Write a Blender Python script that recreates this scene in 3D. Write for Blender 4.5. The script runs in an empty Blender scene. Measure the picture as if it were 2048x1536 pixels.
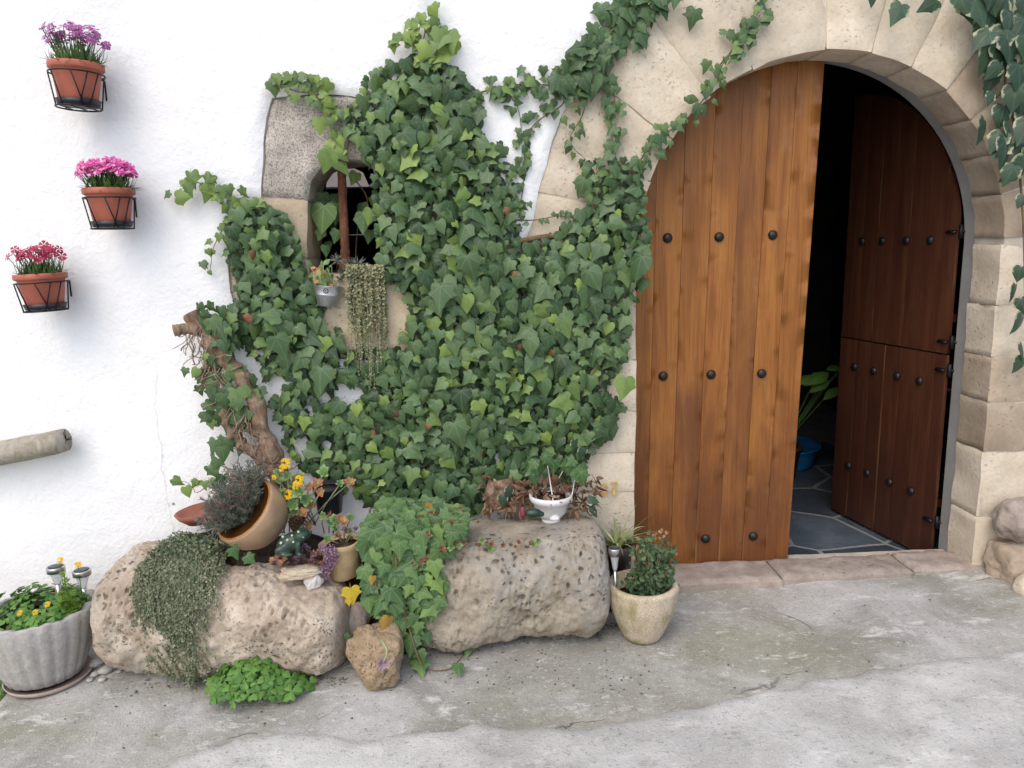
import bpy, bmesh, math, random
import numpy as np
from mathutils import Vector, Matrix, Quaternion, noise
from mathutils.geometry import delaunay_2d_cdt

random.seed(11)
rnd = random.random
def U(a, b): return a + (b - a) * random.random()
S = bpy.context.scene
COL = S.collection

# ------------------------------------------------------------------ camera
F = 1538.0
CAM = Vector((0.0, -3.3, 1.45))
YAW, PITCH, ROLL = math.radians(3.0), math.radians(10.3), math.radians(1.1)
FW = Vector((math.sin(YAW)*math.cos(PITCH), math.cos(YAW)*math.cos(PITCH), -math.sin(PITCH)))
_r = FW.cross(Vector((0, 0, 1))).normalized(); _u = _r.cross(FW)
RT = (_r*math.cos(ROLL) - _u*math.sin(ROLL)).normalized(); UP = RT.cross(FW)
cd = bpy.data.cameras.new('camera'); cam = bpy.data.objects.new('camera', cd); COL.objects.link(cam)
cd.sensor_width = 36; cd.lens = F/2048*36; cd.clip_start = 0.05; cd.clip_end = 500
M = Matrix((RT, UP, -FW)).transposed().to_4x4(); M.translation = CAM
cam.matrix_world = M
S.camera = cam
S.render.engine = 'CYCLES'
S.cycles.max_bounces = 5; S.cycles.diffuse_bounces = 3; S.cycles.glossy_bounces = 2; S.cycles.transmission_bounces = 3; S.cycles.transparent_max_bounces = 4
S.render.resolution_x, S.render.resolution_y = 1024, 768

# ------------------------------------------------------------------ sky, sun, exposure
SUN_EL, SUN_AZ = math.radians(50), math.radians(208)     # sun direction: from above, behind the viewer and to the left
w = bpy.data.worlds.new('World'); S.world = w; w.use_nodes = True
nt = w.node_tree
sky = nt.nodes.new('ShaderNodeTexSky'); sky.sky_type = 'NISHITA'; sky.sun_disc = False
sky.sun_elevation = SUN_EL; sky.sun_rotation = SUN_AZ
sky.air_density = 1.0; sky.dust_density = 3.0; sky.ozone_density = 0.6
nt.links.new(sky.outputs[0], nt.nodes['Background'].inputs[0])
nt.nodes['Background'].inputs[1].default_value = 0.15
sl = bpy.data.lights.new('sun', 'SUN'); sl.energy = 0.6; sl.angle = math.radians(100); sl.color = (1, 0.98, 0.95)
so = bpy.data.objects.new('sun', sl); COL.objects.link(so)
sd = Vector((math.sin(SUN_AZ)*math.cos(SUN_EL), math.cos(SUN_AZ)*math.cos(SUN_EL), math.sin(SUN_EL)))
so.rotation_euler = sd.to_track_quat('Z', 'Y').to_euler(); so.location = (-2, -3, 6)
S.view_settings.view_transform = 'Standard'; S.view_settings.look = 'None'
S.view_settings.exposure = 0.75; S.view_settings.gamma = 1.0

# ------------------------------------------------------------------ photo pixel -> place
def ray(px, py): return RT*((px-1024)/F) - UP*((py-768)/F) + FW
def P(px, py, Y=0.0):
    d = ray(px, py); return CAM + d*((Y-CAM.y)/d.y)
GA, GB, GC = 0.026, 0.05, -0.16
def gz(x, y): return GA*x + GB*min(y, 0.0) + GC
def G(px, py):
    d = ray(px, py)
    t = (GA*CAM.x + GB*CAM.y + GC - CAM.z)/(d.z - GA*d.x - GB*d.y)
    return CAM + d*t
def mpp(Y): return (Y-CAM.y)/F            # metres per photo pixel at depth Y

# ------------------------------------------------------------------ objects, names, labels
def link(o): COL.objects.link(o); return o
def tag(o, label=None, cat=None, group=None, kind=None):
    if label: o['label'] = label
    if cat: o['category'] = cat
    if group: o['group'] = group
    if kind: o['kind'] = kind
    return o
def thing(name, loc, label, cat, group=None):
    o = link(bpy.data.objects.new(name, None)); o.location = loc; o.empty_display_size = 0.1
    o['wm'] = 1; del o['wm']
    return tag(o, label, cat, group)
def set_parent(o, p):
    if p is None: return
    o.parent = p
    M = Matrix.Identity(4)
    if p.type == 'EMPTY': M = Matrix.Translation(p.location).inverted()
    o.matrix_parent_inverse = M
def inst(name, mesh, M, parent):
    o = link(bpy.data.objects.new(name, mesh)); set_parent(o, parent); o.matrix_basis = M; return o

class MB:
    def __init__(s): s.v = []; s.f = []; s.uv = []; s.t = []; s.m = []
    def add(s, vs, fs, uvs=None, tint=0.5, mi=0):
        b = len(s.v); s.v.extend([tuple(v) for v in vs])
        for f in fs:
            s.f.append([b+i for i in f]); s.m.append(mi); s.t.append(tint)
            s.uv.append([uvs[i] for i in f] if uvs else [(0, 0)]*len(f))
    def mesh(s, name, mats, smooth=True):
        me = bpy.data.meshes.new(name); me.from_pydata(s.v, [], s.f)
        if not isinstance(mats, (list, tuple)): mats = [mats]
        for m in mats: me.materials.append(m)
        n = len(s.f)
        me.polygons.foreach_set('material_index', s.m)
        me.polygons.foreach_set('use_smooth', [smooth]*n)
        at = me.attributes.new('tint', 'FLOAT', 'FACE'); at.data.foreach_set('value', s.t)
        ul = me.uv_layers.new(name='UVMap')
        flat = [c for f in s.uv for p in f for c in p]
        ul.data.foreach_set('uv', flat)
        me.update(); return me
    def build(s, name, mats, parent=None, smooth=True, kind=None, label=None):
        o = link(bpy.data.objects.new(name, s.mesh(name, mats, smooth))); set_parent(o, parent)
        return tag(o, label=label, kind=kind)
    # ---- shapes
    def tube(s, pts, rad, sides=8, jit=0.0, tint=0.5, cap=True, mi=0, flat=1.0):
        pts = [Vector(p) for p in pts]; n = len(pts)
        if not isinstance(rad, (list, tuple)): rad = [rad]*n
        vs = []; fs = []; uvs = []
        ref = None; L = 0
        for i, p in enumerate(pts):
            d = (pts[min(i+1, n-1)] - pts[max(i-1, 0)]).normalized()
            if ref is None:
                ref = d.orthogonal().normalized()
            ref = (ref - d*ref.dot(d)).normalized(); bi = d.cross(ref)
            if i: L += (p-pts[i-1]).length
            for k in range(sides):
                a = 2*math.pi*k/sides
                o = (ref*math.cos(a) + bi*math.sin(a)*flat)
                r = rad[i]
                if jit: r *= 1 + jit*noise.noise((p+o*rad[i])*(0.9/max(rad[i], .004))*0.5)*2
                vs.append(p+o*r); uvs.append((k/sides, L))
        for i in range(n-1):
            for k in range(sides):
                k2 = (k+1) % sides
                fs.append((i*sides+k, i*sides+k2, (i+1)*sides+k2, (i+1)*sides+k))
        if cap:
            fs.append(tuple(range(sides))[::-1]); fs.append(tuple(range((n-1)*sides, n*sides)))
        s.add(vs, fs, uvs, tint, mi)
    def lathe(s, prof, M=None, segs=40, flute=None, sx=1.0, sy=1.0, tint=0.5, mi=0, wob=None, closed=False):
        M = M or Matrix.Identity(4); vs = []; fs = []; uvs = []
        n = len(prof)
        for i, (r, z) in enumerate(prof):
            for k in range(segs):
                a = 2*math.pi*k/segs
                rr = r*(1 + (flute(a, i/(n-1)) if flute else 0))
                zz = z + (wob(a, r, z) if wob else 0)
                vs.append(M @ Vector((rr*math.cos(a)*sx, rr*math.sin(a)*sy, zz))); uvs.append((k/segs, i/(n-1)))
        for i in range(n-1):
            for k in range(segs):
                k2 = (k+1) % segs
                fs.append((i*segs+k, i*segs+k2, (i+1)*segs+k2, (i+1)*segs+k))
        fs.append(tuple(range(segs))[::-1])
        fs.append(tuple(range((n-1)*segs, n*segs)))
        s.add(vs, fs, uvs, tint, mi)
    def leaf(s, shape, M, tint=0.5, mi=0):
        vs, fs, uvs = shape
        s.add([M @ Vector(v) for v in vs], fs, uvs, tint, mi)

def T(p): return Matrix.Translation(Vector(p))
def frame(pos, tip, nrm, size):
    """leaf matrix: local +Y to the tip, local +Z = upper side"""
    y = Vector(tip).normalized(); z = Vector(nrm); z = (z - y*z.dot(y)).normalized(); x = y.cross(z)
    m = Matrix((x, y, z)).transposed().to_4x4()
    m = m @ Matrix.Scale(size, 4); m.translation = Vector(pos); return m
def rot_to(d, up=(0, 0, 1)):
    return Vector(d).to_track_quat('Z', 'Y').to_matrix().to_4x4()
def rvec(s=1): return Vector((U(-s, s), U(-s, s), U(-s, s)))
def smooth_path(pts, n=6):
    pts = [Vector(p) for p in pts]; out = []
    for i in range(len(pts)-1):
        p0 = pts[max(i-1, 0)]; p1 = pts[i]; p2 = pts[i+1]; p3 = pts[min(i+2, len(pts)-1)]
        for k in range(n):
            t = k/n
            out.append(0.5*((2*p1)+(p2-p0)*t+(2*p0-5*p1+4*p2-p3)*t*t+(3*p1-p0-3*p2+p3)*t**3))
    out.append(pts[-1]); return out

# ------------------------------------------------------------------ materials
class NT:
    def __init__(s, name):
        s.mat = bpy.data.materials.new(name); s.mat.use_nodes = True
        s.t = s.mat.node_tree; s.n = s.t.nodes; s.b = s.n['Principled BSDF']; s.out = s.n['Material Output']
        s.tc = s.n.new('ShaderNodeTexCoord')
        s.obj = s.tc.outputs['Object']; s.uv = s.tc.outputs['UV']
    def l(s, a, b):
        if hasattr(a, 'links'): s.t.links.new(a, b)
        else: b.default_value = a
    def noise(s, scale, detail=4, rough=0.55, vec=None, dist=0.0):
        n = s.n.new('ShaderNodeTexNoise'); n.inputs['Scale'].default_value = scale
        n.inputs['Detail'].default_value = detail; n.inputs['Roughness'].default_value = rough; n.inputs['Distortion'].default_value = dist
        s.t.links.new(vec or s.obj, n.inputs['Vector']); return n.outputs['Fac']
    def voro(s, scale, feat='F1', vec=None, out='Distance', rand=1.0):
        n = s.n.new('ShaderNodeTexVoronoi'); n.inputs['Scale'].default_value = scale; n.feature = feat
        n.inputs['Randomness'].default_value = rand
        s.t.links.new(vec or s.obj, n.inputs['Vector']); return n.outputs[out]
    def map(s, scale=(1, 1, 1), vec=None, loc=(0, 0, 0), rot=(0, 0, 0)):
        n = s.n.new('ShaderNodeMapping'); n.inputs['Scale'].default_value = scale; n.inputs['Location'].default_value = loc; n.inputs['Rotation'].default_value = rot
        s.t.links.new(vec or s.obj, n.inputs['Vector']); return n.outputs[0]
    def warp(s, scale, amt):
        a = s.n.new('ShaderNodeTexNoise'); a.inputs['Scale'].default_value = scale; a.inputs['Detail'].default_value = 3; s.l(s.obj, a.inputs['Vector'])
        m = s.n.new('ShaderNodeVectorMath'); m.operation = 'MULTIPLY_ADD'; s.l(a.outputs['Color'], m.inputs[0]); m.inputs[1].default_value = (amt*2.2,)*3; s.l(s.obj, m.inputs[2])
        return m.outputs[0]
    def ramp(s, fac, stops, interp='LINEAR'):
        n = s.n.new('ShaderNodeValToRGB'); n.color_ramp.interpolation = interp
        e = n.color_ramp.elements
        while len(e) < len(stops): e.new(0.5)
        for el, (p, c) in zip(e, stops):
            el.position = p; el.color = (*c, 1) if isinstance(c, tuple) else (c, c, c, 1)
        s.l(fac, n.inputs[0]); return n.outputs[0]
    def mix(s, fac, a, b, mode='MIX'):
        n = s.n.new('ShaderNodeMix'); n.data_type = 'RGBA'; n.blend_type = mode
        s.l(fac, n.inputs[0])
        for v, i in ((a, 6), (b, 7)):
            if isinstance(v, tuple): n.inputs[i].default_value = (*v, 1)
            else: s.l(v, n.inputs[i])
        return n.outputs[2]
    def math(s, op, a, b=0.0, c=0.0, clamp=False):
        n = s.n.new('ShaderNodeMath'); n.operation = op; n.use_clamp = clamp
        s.l(a, n.inputs[0]); s.l(b, n.inputs[1]); s.l(c, n.inputs[2]); return n.outputs[0]
    def attr(s, name='tint'):
        n = s.n.new('ShaderNodeAttribute'); n.attribute_name = name; return n.outputs['Fac']
    def orand(s):
        n = s.n.new('ShaderNodeObjectInfo'); return n.outputs['Random']
    def sep(s, vec):
        n = s.n.new('ShaderNodeSeparateXYZ'); s.l(vec, n.inputs[0]); return n.outputs
    def bump(s, h, strength=0.5, dist=0.01, prev=None):
        n = s.n.new('ShaderNodeBump'); n.inputs['Strength'].default_value = strength; n.inputs['Distance'].default_value = dist
        s.l(h, n.inputs['Height'])
        if prev is not None: s.l(prev, n.inputs['Normal'])
        s.l(n.outputs[0], s.b.inputs['Normal']); return n.outputs[0]
    def set(s, col=None, rough=None, metal=None, spec=None, **k):
        if col is not None:
            if isinstance(col, tuple): col = (*col, 1)
            s.l(col, s.b.inputs['Base Color'])
        if rough is not None: s.l(rough, s.b.inputs['Roughness'])
        if metal is not None: s.l(metal, s.b.inputs['Metallic'])
        if spec is not None: s.l(spec, s.b.inputs['Specular IOR Level'])
        return s.mat

MAT = {}
def plain(name, col, rough=0.5, metal=0.0, var=0.25, scale=30, bump=0.15, bd=0.002, spec=0.4):
    n = NT(name); f = n.noise(scale, 5)
    lo = tuple(c*(1-var) for c in col); hi = tuple(min(1, c*(1+var)) for c in col)
    c = n.ramp(f, [(0.3, lo), (0.7, hi)])
    n.bump(n.noise(scale*4, 4), bump, bd); MAT[name] = n.set(c, rough, metal, spec); return MAT[name]

def m_plaster():
    n = NT('white_plaster')
    big = n.noise(1.3, 4); fine = n.noise(55, 6, 0.65); mid = n.noise(14, 4)
    c = n.mix(n.ramp(big, [(0.35, 0.0), (0.7, 1.0)]), (0.80, 0.815, 0.83), (0.84, 0.845, 0.85))
    blot = n.ramp(n.noise(5, 6, 0.7), [(0.60, 0.0), (0.78, 1.0)])
    c = n.mix(n.math('MULTIPLY', blot, 0.3), c, (0.66, 0.66, 0.64))
    drip = n.ramp(n.noise(4, 6, 0.7, n.map((3.0, 1, 0.35), loc=(2, 0, 5))), [(0.62, 0.0), (0.75, 1.0)])
    c = n.mix(n.math('MULTIPLY', drip, 0.22), c, (0.60, 0.59, 0.55))
    fx, _, fz = n.sep(n.obj)
    cx = n.math('ABSOLUTE', n.math('SUBTRACT', n.math('ADD', fx, n.math('MULTIPLY', n.noise(3.5, 6, 0.6), 0.16)), -1.27))
    ck = n.math('MULTIPLY', n.ramp(cx, [(0.0, 1.0), (0.004, 0.0)]), n.ramp(fz, [(0.15, 1.0), (0.9, 1.0), (1.0, 0.0)]))
    c = n.mix(n.math('MULTIPLY', ck, 0.4), c, (0.35, 0.33, 0.30))
    pch = n.ramp(n.noise(26, 5, 0.75), [(0.30, 1.0), (0.38, 0.0)])
    c = n.mix(n.math('MULTIPLY', pch, 0.22), c, (0.55, 0.54, 0.52))
    v = n.voro(3.2); sz = n.ramp(v, [(0.0, 1.0), (0.022, 1.0), (0.032, 0.0)])
    c = n.mix(n.math('MULTIPLY', sz, 0.75), c, (0.12, 0.09, 0.07))
    z = n.sep(n.obj)[2]
    # splash dirt along the foot of the wall
    foot = n.math('MULTIPLY', n.ramp(n.math('ADD', z, n.math('MULTIPLY', n.noise(6, 5), 0.3)), [(0.12, 1.0), (0.42, 0.0)]), 0.35)
    c = n.mix(foot, c, (0.55, 0.53, 0.49))
    h = n.math('ADD', n.math('MULTIPLY', fine, 0.5), n.math('MULTIPLY', mid, 0.8))
    n.bump(h, 0.6, 0.015)
    MAT['plaster'] = n.set(c, 0.9, 0, 0.15)
m_plaster()

def stone(name, a, b, c3, scale=6, pit=0.5, speck=0.0, rough=0.9, pitscale=38, lich=None, orv=0.25):
    n = NT(name)
    f = n.noise(scale, 6, 0.62); g = n.noise(scale*0.35, 3); k = n.noise(scale*9, 5, 0.7)
    col = n.ramp(f, [(0.30, a), (0.52, b), (0.72, c3)])
    col = n.mix(n.math('MULTIPLY', n.ramp(g, [(0.4, 0.0), (0.65, 1.0)]), 0.35), col, tuple(x*0.72 for x in a))
    col = n.mix(n.math('MULTIPLY', n.ramp(k, [(0.35, 1.0), (0.5, 0.0)]), 0.35 if pit >= 1 else 0.22), col, tuple(x*0.5 for x in a))
    r = n.orand()
    dark = n.math('ADD', n.math('MULTIPLY', r, orv), 1-orv*0.6)
    cmb = n.n.new('ShaderNodeCombineColor')
    for i in range(3): n.l(dark, cmb.inputs[i])
    col = n.mix(1.0, col, cmb.outputs[0], 'MULTIPLY')
    mask = n.ramp(n.noise(3.0, 3), [(0.45, 0.0), (0.6, 1.0)])
    v = n.voro(pitscale, vec=n.warp(pitscale*0.5, 0.9/pitscale))
    p = n.math('MULTIPLY', n.ramp(v, [(0.12, 1.0), (0.30, 0.0)]), mask)
    col = n.mix(n.math('MULTIPLY', p, 0.6*pit+0.15), col, tuple(x*0.33 for x in a))
    if pit >= 1:
        v2 = n.voro(pitscale*2.3, vec=n.warp(pitscale*1.2, 0.5/pitscale)); m2 = n.ramp(n.noise(4.5, 5, 0.65), [(0.54, 0.0), (0.66, 1.0)])
        p2 = n.math('MULTIPLY', n.ramp(v2, [(0.16, 1.0), (0.32, 0.0)]), m2)
        p = n.math('MAXIMUM', p, p2)
        col = n.mix(n.math('MULTIPLY', p2, 0.6), col, tuple(x*0.35 for x in a))
    if lich:
        lm = n.ramp(n.noise(2.6, 6, 0.68), [(0.52, 0.0), (0.66, 1.0)])
        col = n.mix(n.math('MULTIPLY', lm, 0.75), col, lich)
    if lich and pit >= 1: col = n.mix(n.math('MULTIPLY', p, 0.65), col, tuple(x*0.32 for x in a))
    if speck:
        sp = n.ramp(n.noise(150, 3, 0.7), [(0.40, 1.0), (0.52, 0.0)])
        col = n.mix(n.math('MULTIPLY', sp, speck), col, (0.10, 0.09, 0.085))
    h = n.math('SUBTRACT', n.math('ADD', n.math('MULTIPLY', f, 0.8), n.math('MULTIPLY', k, 0.35)), n.math('MULTIPLY', p, pit))
    n.bump(h, 0.7 if pit >= 1 else 0.55, 0.016)
    MAT[name] = n.set(col, rough, 0, 0.2)
stone('sandstone', (0.52, 0.44, 0.335), (0.62, 0.54, 0.425), (0.70, 0.625, 0.515), 6, 0.35, orv=0.2, pitscale=46)
stone('brown_sandstone', (0.32, 0.25, 0.18), (0.43, 0.35, 0.265), (0.53, 0.445, 0.345), 5, 0.35)
stone('granite', (0.36, 0.325, 0.28), (0.52, 0.48, 0.42), (0.66, 0.62, 0.55), 14, 0.6, 0.7, lich=(0.47, 0.44, 0.36))
stone('yellow_stone', (0.44, 0.35, 0.235), (0.53, 0.445, 0.32), (0.60, 0.53, 0.41), 7, 0.5)
stone('tufa', (0.29, 0.225, 0.165), (0.47, 0.395, 0.31), (0.60, 0.53, 0.44), 9, 1.0, lich=(0.44, 0.41, 0.35), orv=0.1, pitscale=30)
stone('grey_tufa', (0.24, 0.195, 0.14), (0.37, 0.325, 0.255), (0.50, 0.455, 0.37), 8, 1.0, lich=(0.34, 0.33, 0.31), orv=0.1, pitscale=26)
stone('brown_tufa', (0.27, 0.195, 0.12), (0.36, 0.27, 0.17), (0.46, 0.36, 0.24), 16, 1.0, pitscale=70, orv=0.1)
stone('pink_stone', (0.28, 0.23, 0.195), (0.38, 0.32, 0.275), (0.46, 0.40, 0.35), 16, 0.4, orv=0.2)
stone('white_stone', (0.62, 0.60, 0.57), (0.72, 0.70, 0.67), (0.80, 0.78, 0.75), 20, 0.7, pitscale=90, orv=0.05)
stone('mortar', (0.46, 0.41, 0.335), (0.56, 0.50, 0.41), (0.62, 0.56, 0.47), 14, 0.3, orv=0.0)
stone('grit_pot', (0.40, 0.31, 0.20), (0.52, 0.41, 0.27), (0.62, 0.52, 0.38), 70, 0.5, pitscale=160, orv=0.0)
stone('concrete_pot', (0.40, 0.38, 0.35), (0.47, 0.45, 0.42), (0.54, 0.52, 0.49), 60, 0.3, pitscale=170, orv=0.0)
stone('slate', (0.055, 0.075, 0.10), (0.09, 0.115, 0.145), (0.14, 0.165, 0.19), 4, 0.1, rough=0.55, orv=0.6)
stone('grout', (0.22, 0.225, 0.23), (0.28, 0.285, 0.29), (0.32, 0.32, 0.325), 20, 0.2)

def m_mossy_pot():
    n = NT('mossy_grit')
    f = n.noise(190, 4, 0.7); c = n.ramp(f, [(0.32, (0.34, 0.265, 0.185)), (0.5, (0.53, 0.445, 0.335)), (0.68, (0.68, 0.60, 0.49))])
    m = n.ramp(n.noise(9, 5, 0.6, n.map((1, 1, 0.6))), [(0.46, 0.0), (0.62, 1.0)])
    c = n.mix(n.math('MULTIPLY', m, 0.7), c, (0.20, 0.19, 0.05))
    n.bump(f, 0.6, 0.006); MAT['mossy_pot'] = n.set(c, 0.9, 0, 0.2)
m_mossy_pot()

def m_ground(name, base, lo, white, green, seed):
    n = NT(name); vec = n.map((1, 1, 1), loc=(seed, seed, 0))
    warp = n.noise(1.1, 6, 0.6, vec, 0.6)
    c = n.ramp(n.noise(2.2, 7, 0.65, vec, 0.4), [(0.30, tuple(x*0.8 for x in lo)), (0.45, lo), (0.56, base), (0.70, tuple(x*1.22 for x in base))])
    gm = n.ramp(n.noise(0.9, 6, 0.62, n.map((0.8, 1.6, 1), loc=(seed+3.1, 4.4, 0)), 0.5), [(0.46, 0.0), (0.66, 1.0)])
    c = n.mix(n.math('MULTIPLY', gm, green), c, (0.20, 0.20, 0.10))
    wm = n.ramp(n.noise(5.5, 8, 0.72, n.map((0.8, 1.5, 1), loc=(seed, 1.7, 0)), 0.3), [(0.58, 0.0), (0.66, 1.0)])
    c = n.mix(n.math('MULTIPLY', wm, white), c, (0.66, 0.65, 0.62))
    pm = n.ramp(n.noise(1.6, 4, 0.6, n.map(loc=(7+seed, 2, 0))), [(0.5, 0.0), (0.7, 1.0)])
    c = n.mix(n.math('MULTIPLY', pm, 0.22), c, (0.30, 0.26, 0.25))
    wm2 = n.ramp(n.noise(17, 8, 0.78, n.map((0.7, 1.6, 1), loc=(seed, 3.7, 0))), [(0.60, 0.0), (0.67, 1.0)])
    c = n.mix(n.math('MULTIPLY', wm2, white), c, (0.62, 0.61, 0.58))
    dm = n.ramp(n.noise(8, 8, 0.75, n.map((0.8, 1.5, 1), loc=(seed+2, 9.7, 0))), [(0.34, 1.0), (0.44, 0.0)])
    c = n.mix(n.math('MULTIPLY', dm, 0.35), c, (0.17, 0.165, 0.15))
    sp = n.ramp(n.noise(70, 4, 0.75), [(0.32, 1.0), (0.42, 0.0)])
    c = n.mix(n.math('MULTIPLY', sp, 0.65), c, (0.10, 0.095, 0.085))
    sp3 = n.ramp(n.noise(38, 6, 0.8, n.map((0.8, 1.3, 1), loc=(1, seed, 0))), [(0.57, 0.0), (0.63, 1.0)])
    c = n.mix(n.math('MULTIPLY', sp3, 0.5), c, (0.60, 0.60, 0.58))
    sp4 = n.ramp(n.noise(34, 6, 0.8, n.map((0.8, 1.3, 1), loc=(4, seed, 0))), [(0.36, 1.0), (0.42, 0.0)])
    c = n.mix(n.math('MULTIPLY', sp4, 0.45), c, (0.15, 0.145, 0.13))
    sp2 = n.ramp(n.noise(130, 3, 0.7), [(0.60, 0.0), (0.68, 1.0)])
    c = n.mix(n.math('MULTIPLY', sp2, 0.45), c, (0.68, 0.67, 0.64))
    # cracks: thin edges of a few very large warped cells
    wv = n.n.new('ShaderNodeVectorMath'); wv.operation = 'MULTIPLY_ADD'
    nn = n.n.new('ShaderNodeTexNoise'); nn.inputs['Scale'].default_value = 2.5; nn.inputs['Detail'].default_value = 7
    n.l(n.obj, nn.inputs['Vector']); n.l(nn.outputs['Color'], wv.inputs[0]); wv.inputs[1].default_value = (0.45, 0.45, 0); n.l(n.map((0.55, 1.3, 1), rot=(0, 0, 0.25), loc=(seed, 0.35, 0)), wv.inputs[2])
    cr = n.voro(0.9, 'DISTANCE_TO_EDGE', wv.outputs[0])
    gate = n.ramp(n.noise(2.1, 3, 0.5, n.map(loc=(9, seed, 0))), [(0.55, 0.0), (0.62, 1.0)])
    ck = n.math('MULTIPLY', n.ramp(cr, [(0.0, 1.0), (0.004, 0.0)]), gate)
    c = n.mix(n.math('MULTIPLY', ck, 0.5), c, (0.10, 0.09, 0.075))
    h = n.math('SUBTRACT', n.math('ADD', n.noise(9, 7, 0.7), n.math('MULTIPLY', n.noise(110, 4, 0.7), 0.45)), n.math('MULTIPLY', ck, 0.8))
    n.bump(h, 0.75, 0.014)
    MAT[name] = n.set(c, 0.92, 0, 0.15)
m_ground('concrete', (0.425, 0.418, 0.395), (0.315, 0.306, 0.28), 0.75, 0.5, 0.0)
m_ground('pale_concrete', (0.52, 0.515, 0.495), (0.42, 0.415, 0.395), 0.6, 0.12, 5.0)

def m_wood(name, cols, dark, darkamt, rough=0.42, wear=0.5):
    n = NT(name); r = n.orand()
    off = n.n.new('ShaderNodeCombineXYZ'); n.l(n.math('MULTIPLY', r, 40), off.inputs[0]); n.l(n.math('MULTIPLY', r, 17), off.inputs[2])
    va = n.n.new('ShaderNodeVectorMath'); va.operation = 'ADD'; n.l(n.obj, va.inputs[0]); n.l(off.outputs[0], va.inputs[1])
    grain = n.noise(16, 6, 0.62, n.map((1, 1, 0.06), va.outputs[0]), 1.2)
    fine = n.noise(150, 5, 0.65, n.map((1, 1, 0.025), va.outputs[0]), 0.4)
    c = n.ramp(grain, [(0.28, cols[0]), (0.48, cols[1]), (0.70, cols[2])])
    c = n.mix(n.math('MULTIPLY', n.ramp(fine, [(0.36, 1.0), (0.52, 0.0)]), 0.38), c, tuple(x*0.45 for x in cols[0]))
    # weathered dark patches, stronger where rain splashes the foot of the door
    z = n.sep(n.obj)[2]
    pt = n.noise(2.6, 5, 0.6, n.map((1.3, 1, 0.5), va.outputs[0]), 0.4)
    lowm = n.ramp(z, [(0.1, 1.0), (0.95, 0.0)])
    pm = n.ramp(n.math('ADD', pt, n.math('MULTIPLY', lowm, 0.24)), [(0.46, 0.0), (0.76, 1.0)])
    c = n.mix(n.math('MULTIPLY', pm, darkamt), c, dark)
    # knots
    kv = n.voro(1.0, vec=n.map((6.0, 1, 1.5), va.outputs[0]))
    kn = n.ramp(kv, [(0.02, 1.0), (0.10, 0.0)])
    c = n.mix(n.math('MULTIPLY', kn, 0.7), c, tuple(x*0.3 for x in cols[0]))
    # worn pale edges of the boards
    u = n.sep(n.uv)[0]
    ed = n.ramp(n.math('MINIMUM', u, n.math('SUBTRACT', 1.0, u)), [(0.0, 1.0), (0.05, 0.0)])
    em = n.math('MULTIPLY', ed, n.ramp(n.noise(3.0, 4, 0.6, n.map((9, 1, 0.5), va.outputs[0])), [(0.50, 0.0), (0.62, 1.0)]))
    c = n.mix(n.math('MULTIPLY', em, wear), c, (0.46, 0.28, 0.13))
    n.bump(n.math('ADD', n.math('MULTIPLY', grain, 0.5), n.math('MULTIPLY', fine, 0.5)), 0.22, 0.004)
    MAT[name] = n.set(c, n.ramp(grain, [(0.3, rough-0.04), (0.7, rough+0.12)]), 0, 0.35)
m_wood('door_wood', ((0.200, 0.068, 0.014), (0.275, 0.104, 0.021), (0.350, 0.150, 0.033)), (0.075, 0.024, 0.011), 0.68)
m_wood('shaded_door_wood', ((0.058, 0.020, 0.011), (0.082, 0.028, 0.014), (0.105, 0.040, 0.018)), (0.035, 0.013, 0.009), 0.6, 0.42, 0.18)  # same door wood with the hall's shade painted into its colours

def m_bark(name, a, b, c3):
    n = NT(name); g = n.noise(22, 6, 0.7, n.map((1, 1, 0.45)), 1.0); k = n.noise(90, 4, 0.7)
    c = n.ramp(g, [(0.3, a), (0.5, b), (0.7, c3)])
    n.bump(n.math('ADD', g, n.math('MULTIPLY', k, 0.4)), 0.8, 0.012); MAT[name] = n.set(c, 0.95, 0, 0.1)
m_bark('bark', (0.085, 0.055, 0.038), (0.21, 0.145, 0.10), (0.38, 0.29, 0.21))
m_bark('stem', (0.09, 0.06, 0.035), (0.16, 0.11, 0.06), (0.24, 0.18, 0.11))
m_bark('grey_timber', (0.22, 0.20, 0.15), (0.34, 0.31, 0.25), (0.44, 0.42, 0.35))
m_bark('soil', (0.018, 0.013, 0.009), (0.04, 0.028, 0.02), (0.085, 0.062, 0.045))
m_bark('dry_leaf', (0.06, 0.032, 0.02), (0.15, 0.085, 0.052), (0.36, 0.27, 0.18))
m_bark('root', (0.16, 0.11, 0.07), (0.28, 0.20, 0.14), (0.42, 0.33, 0.25))
m_bark('rust', (0.075, 0.03, 0.018), (0.15, 0.065, 0.04), (0.26, 0.15, 0.11))

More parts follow.
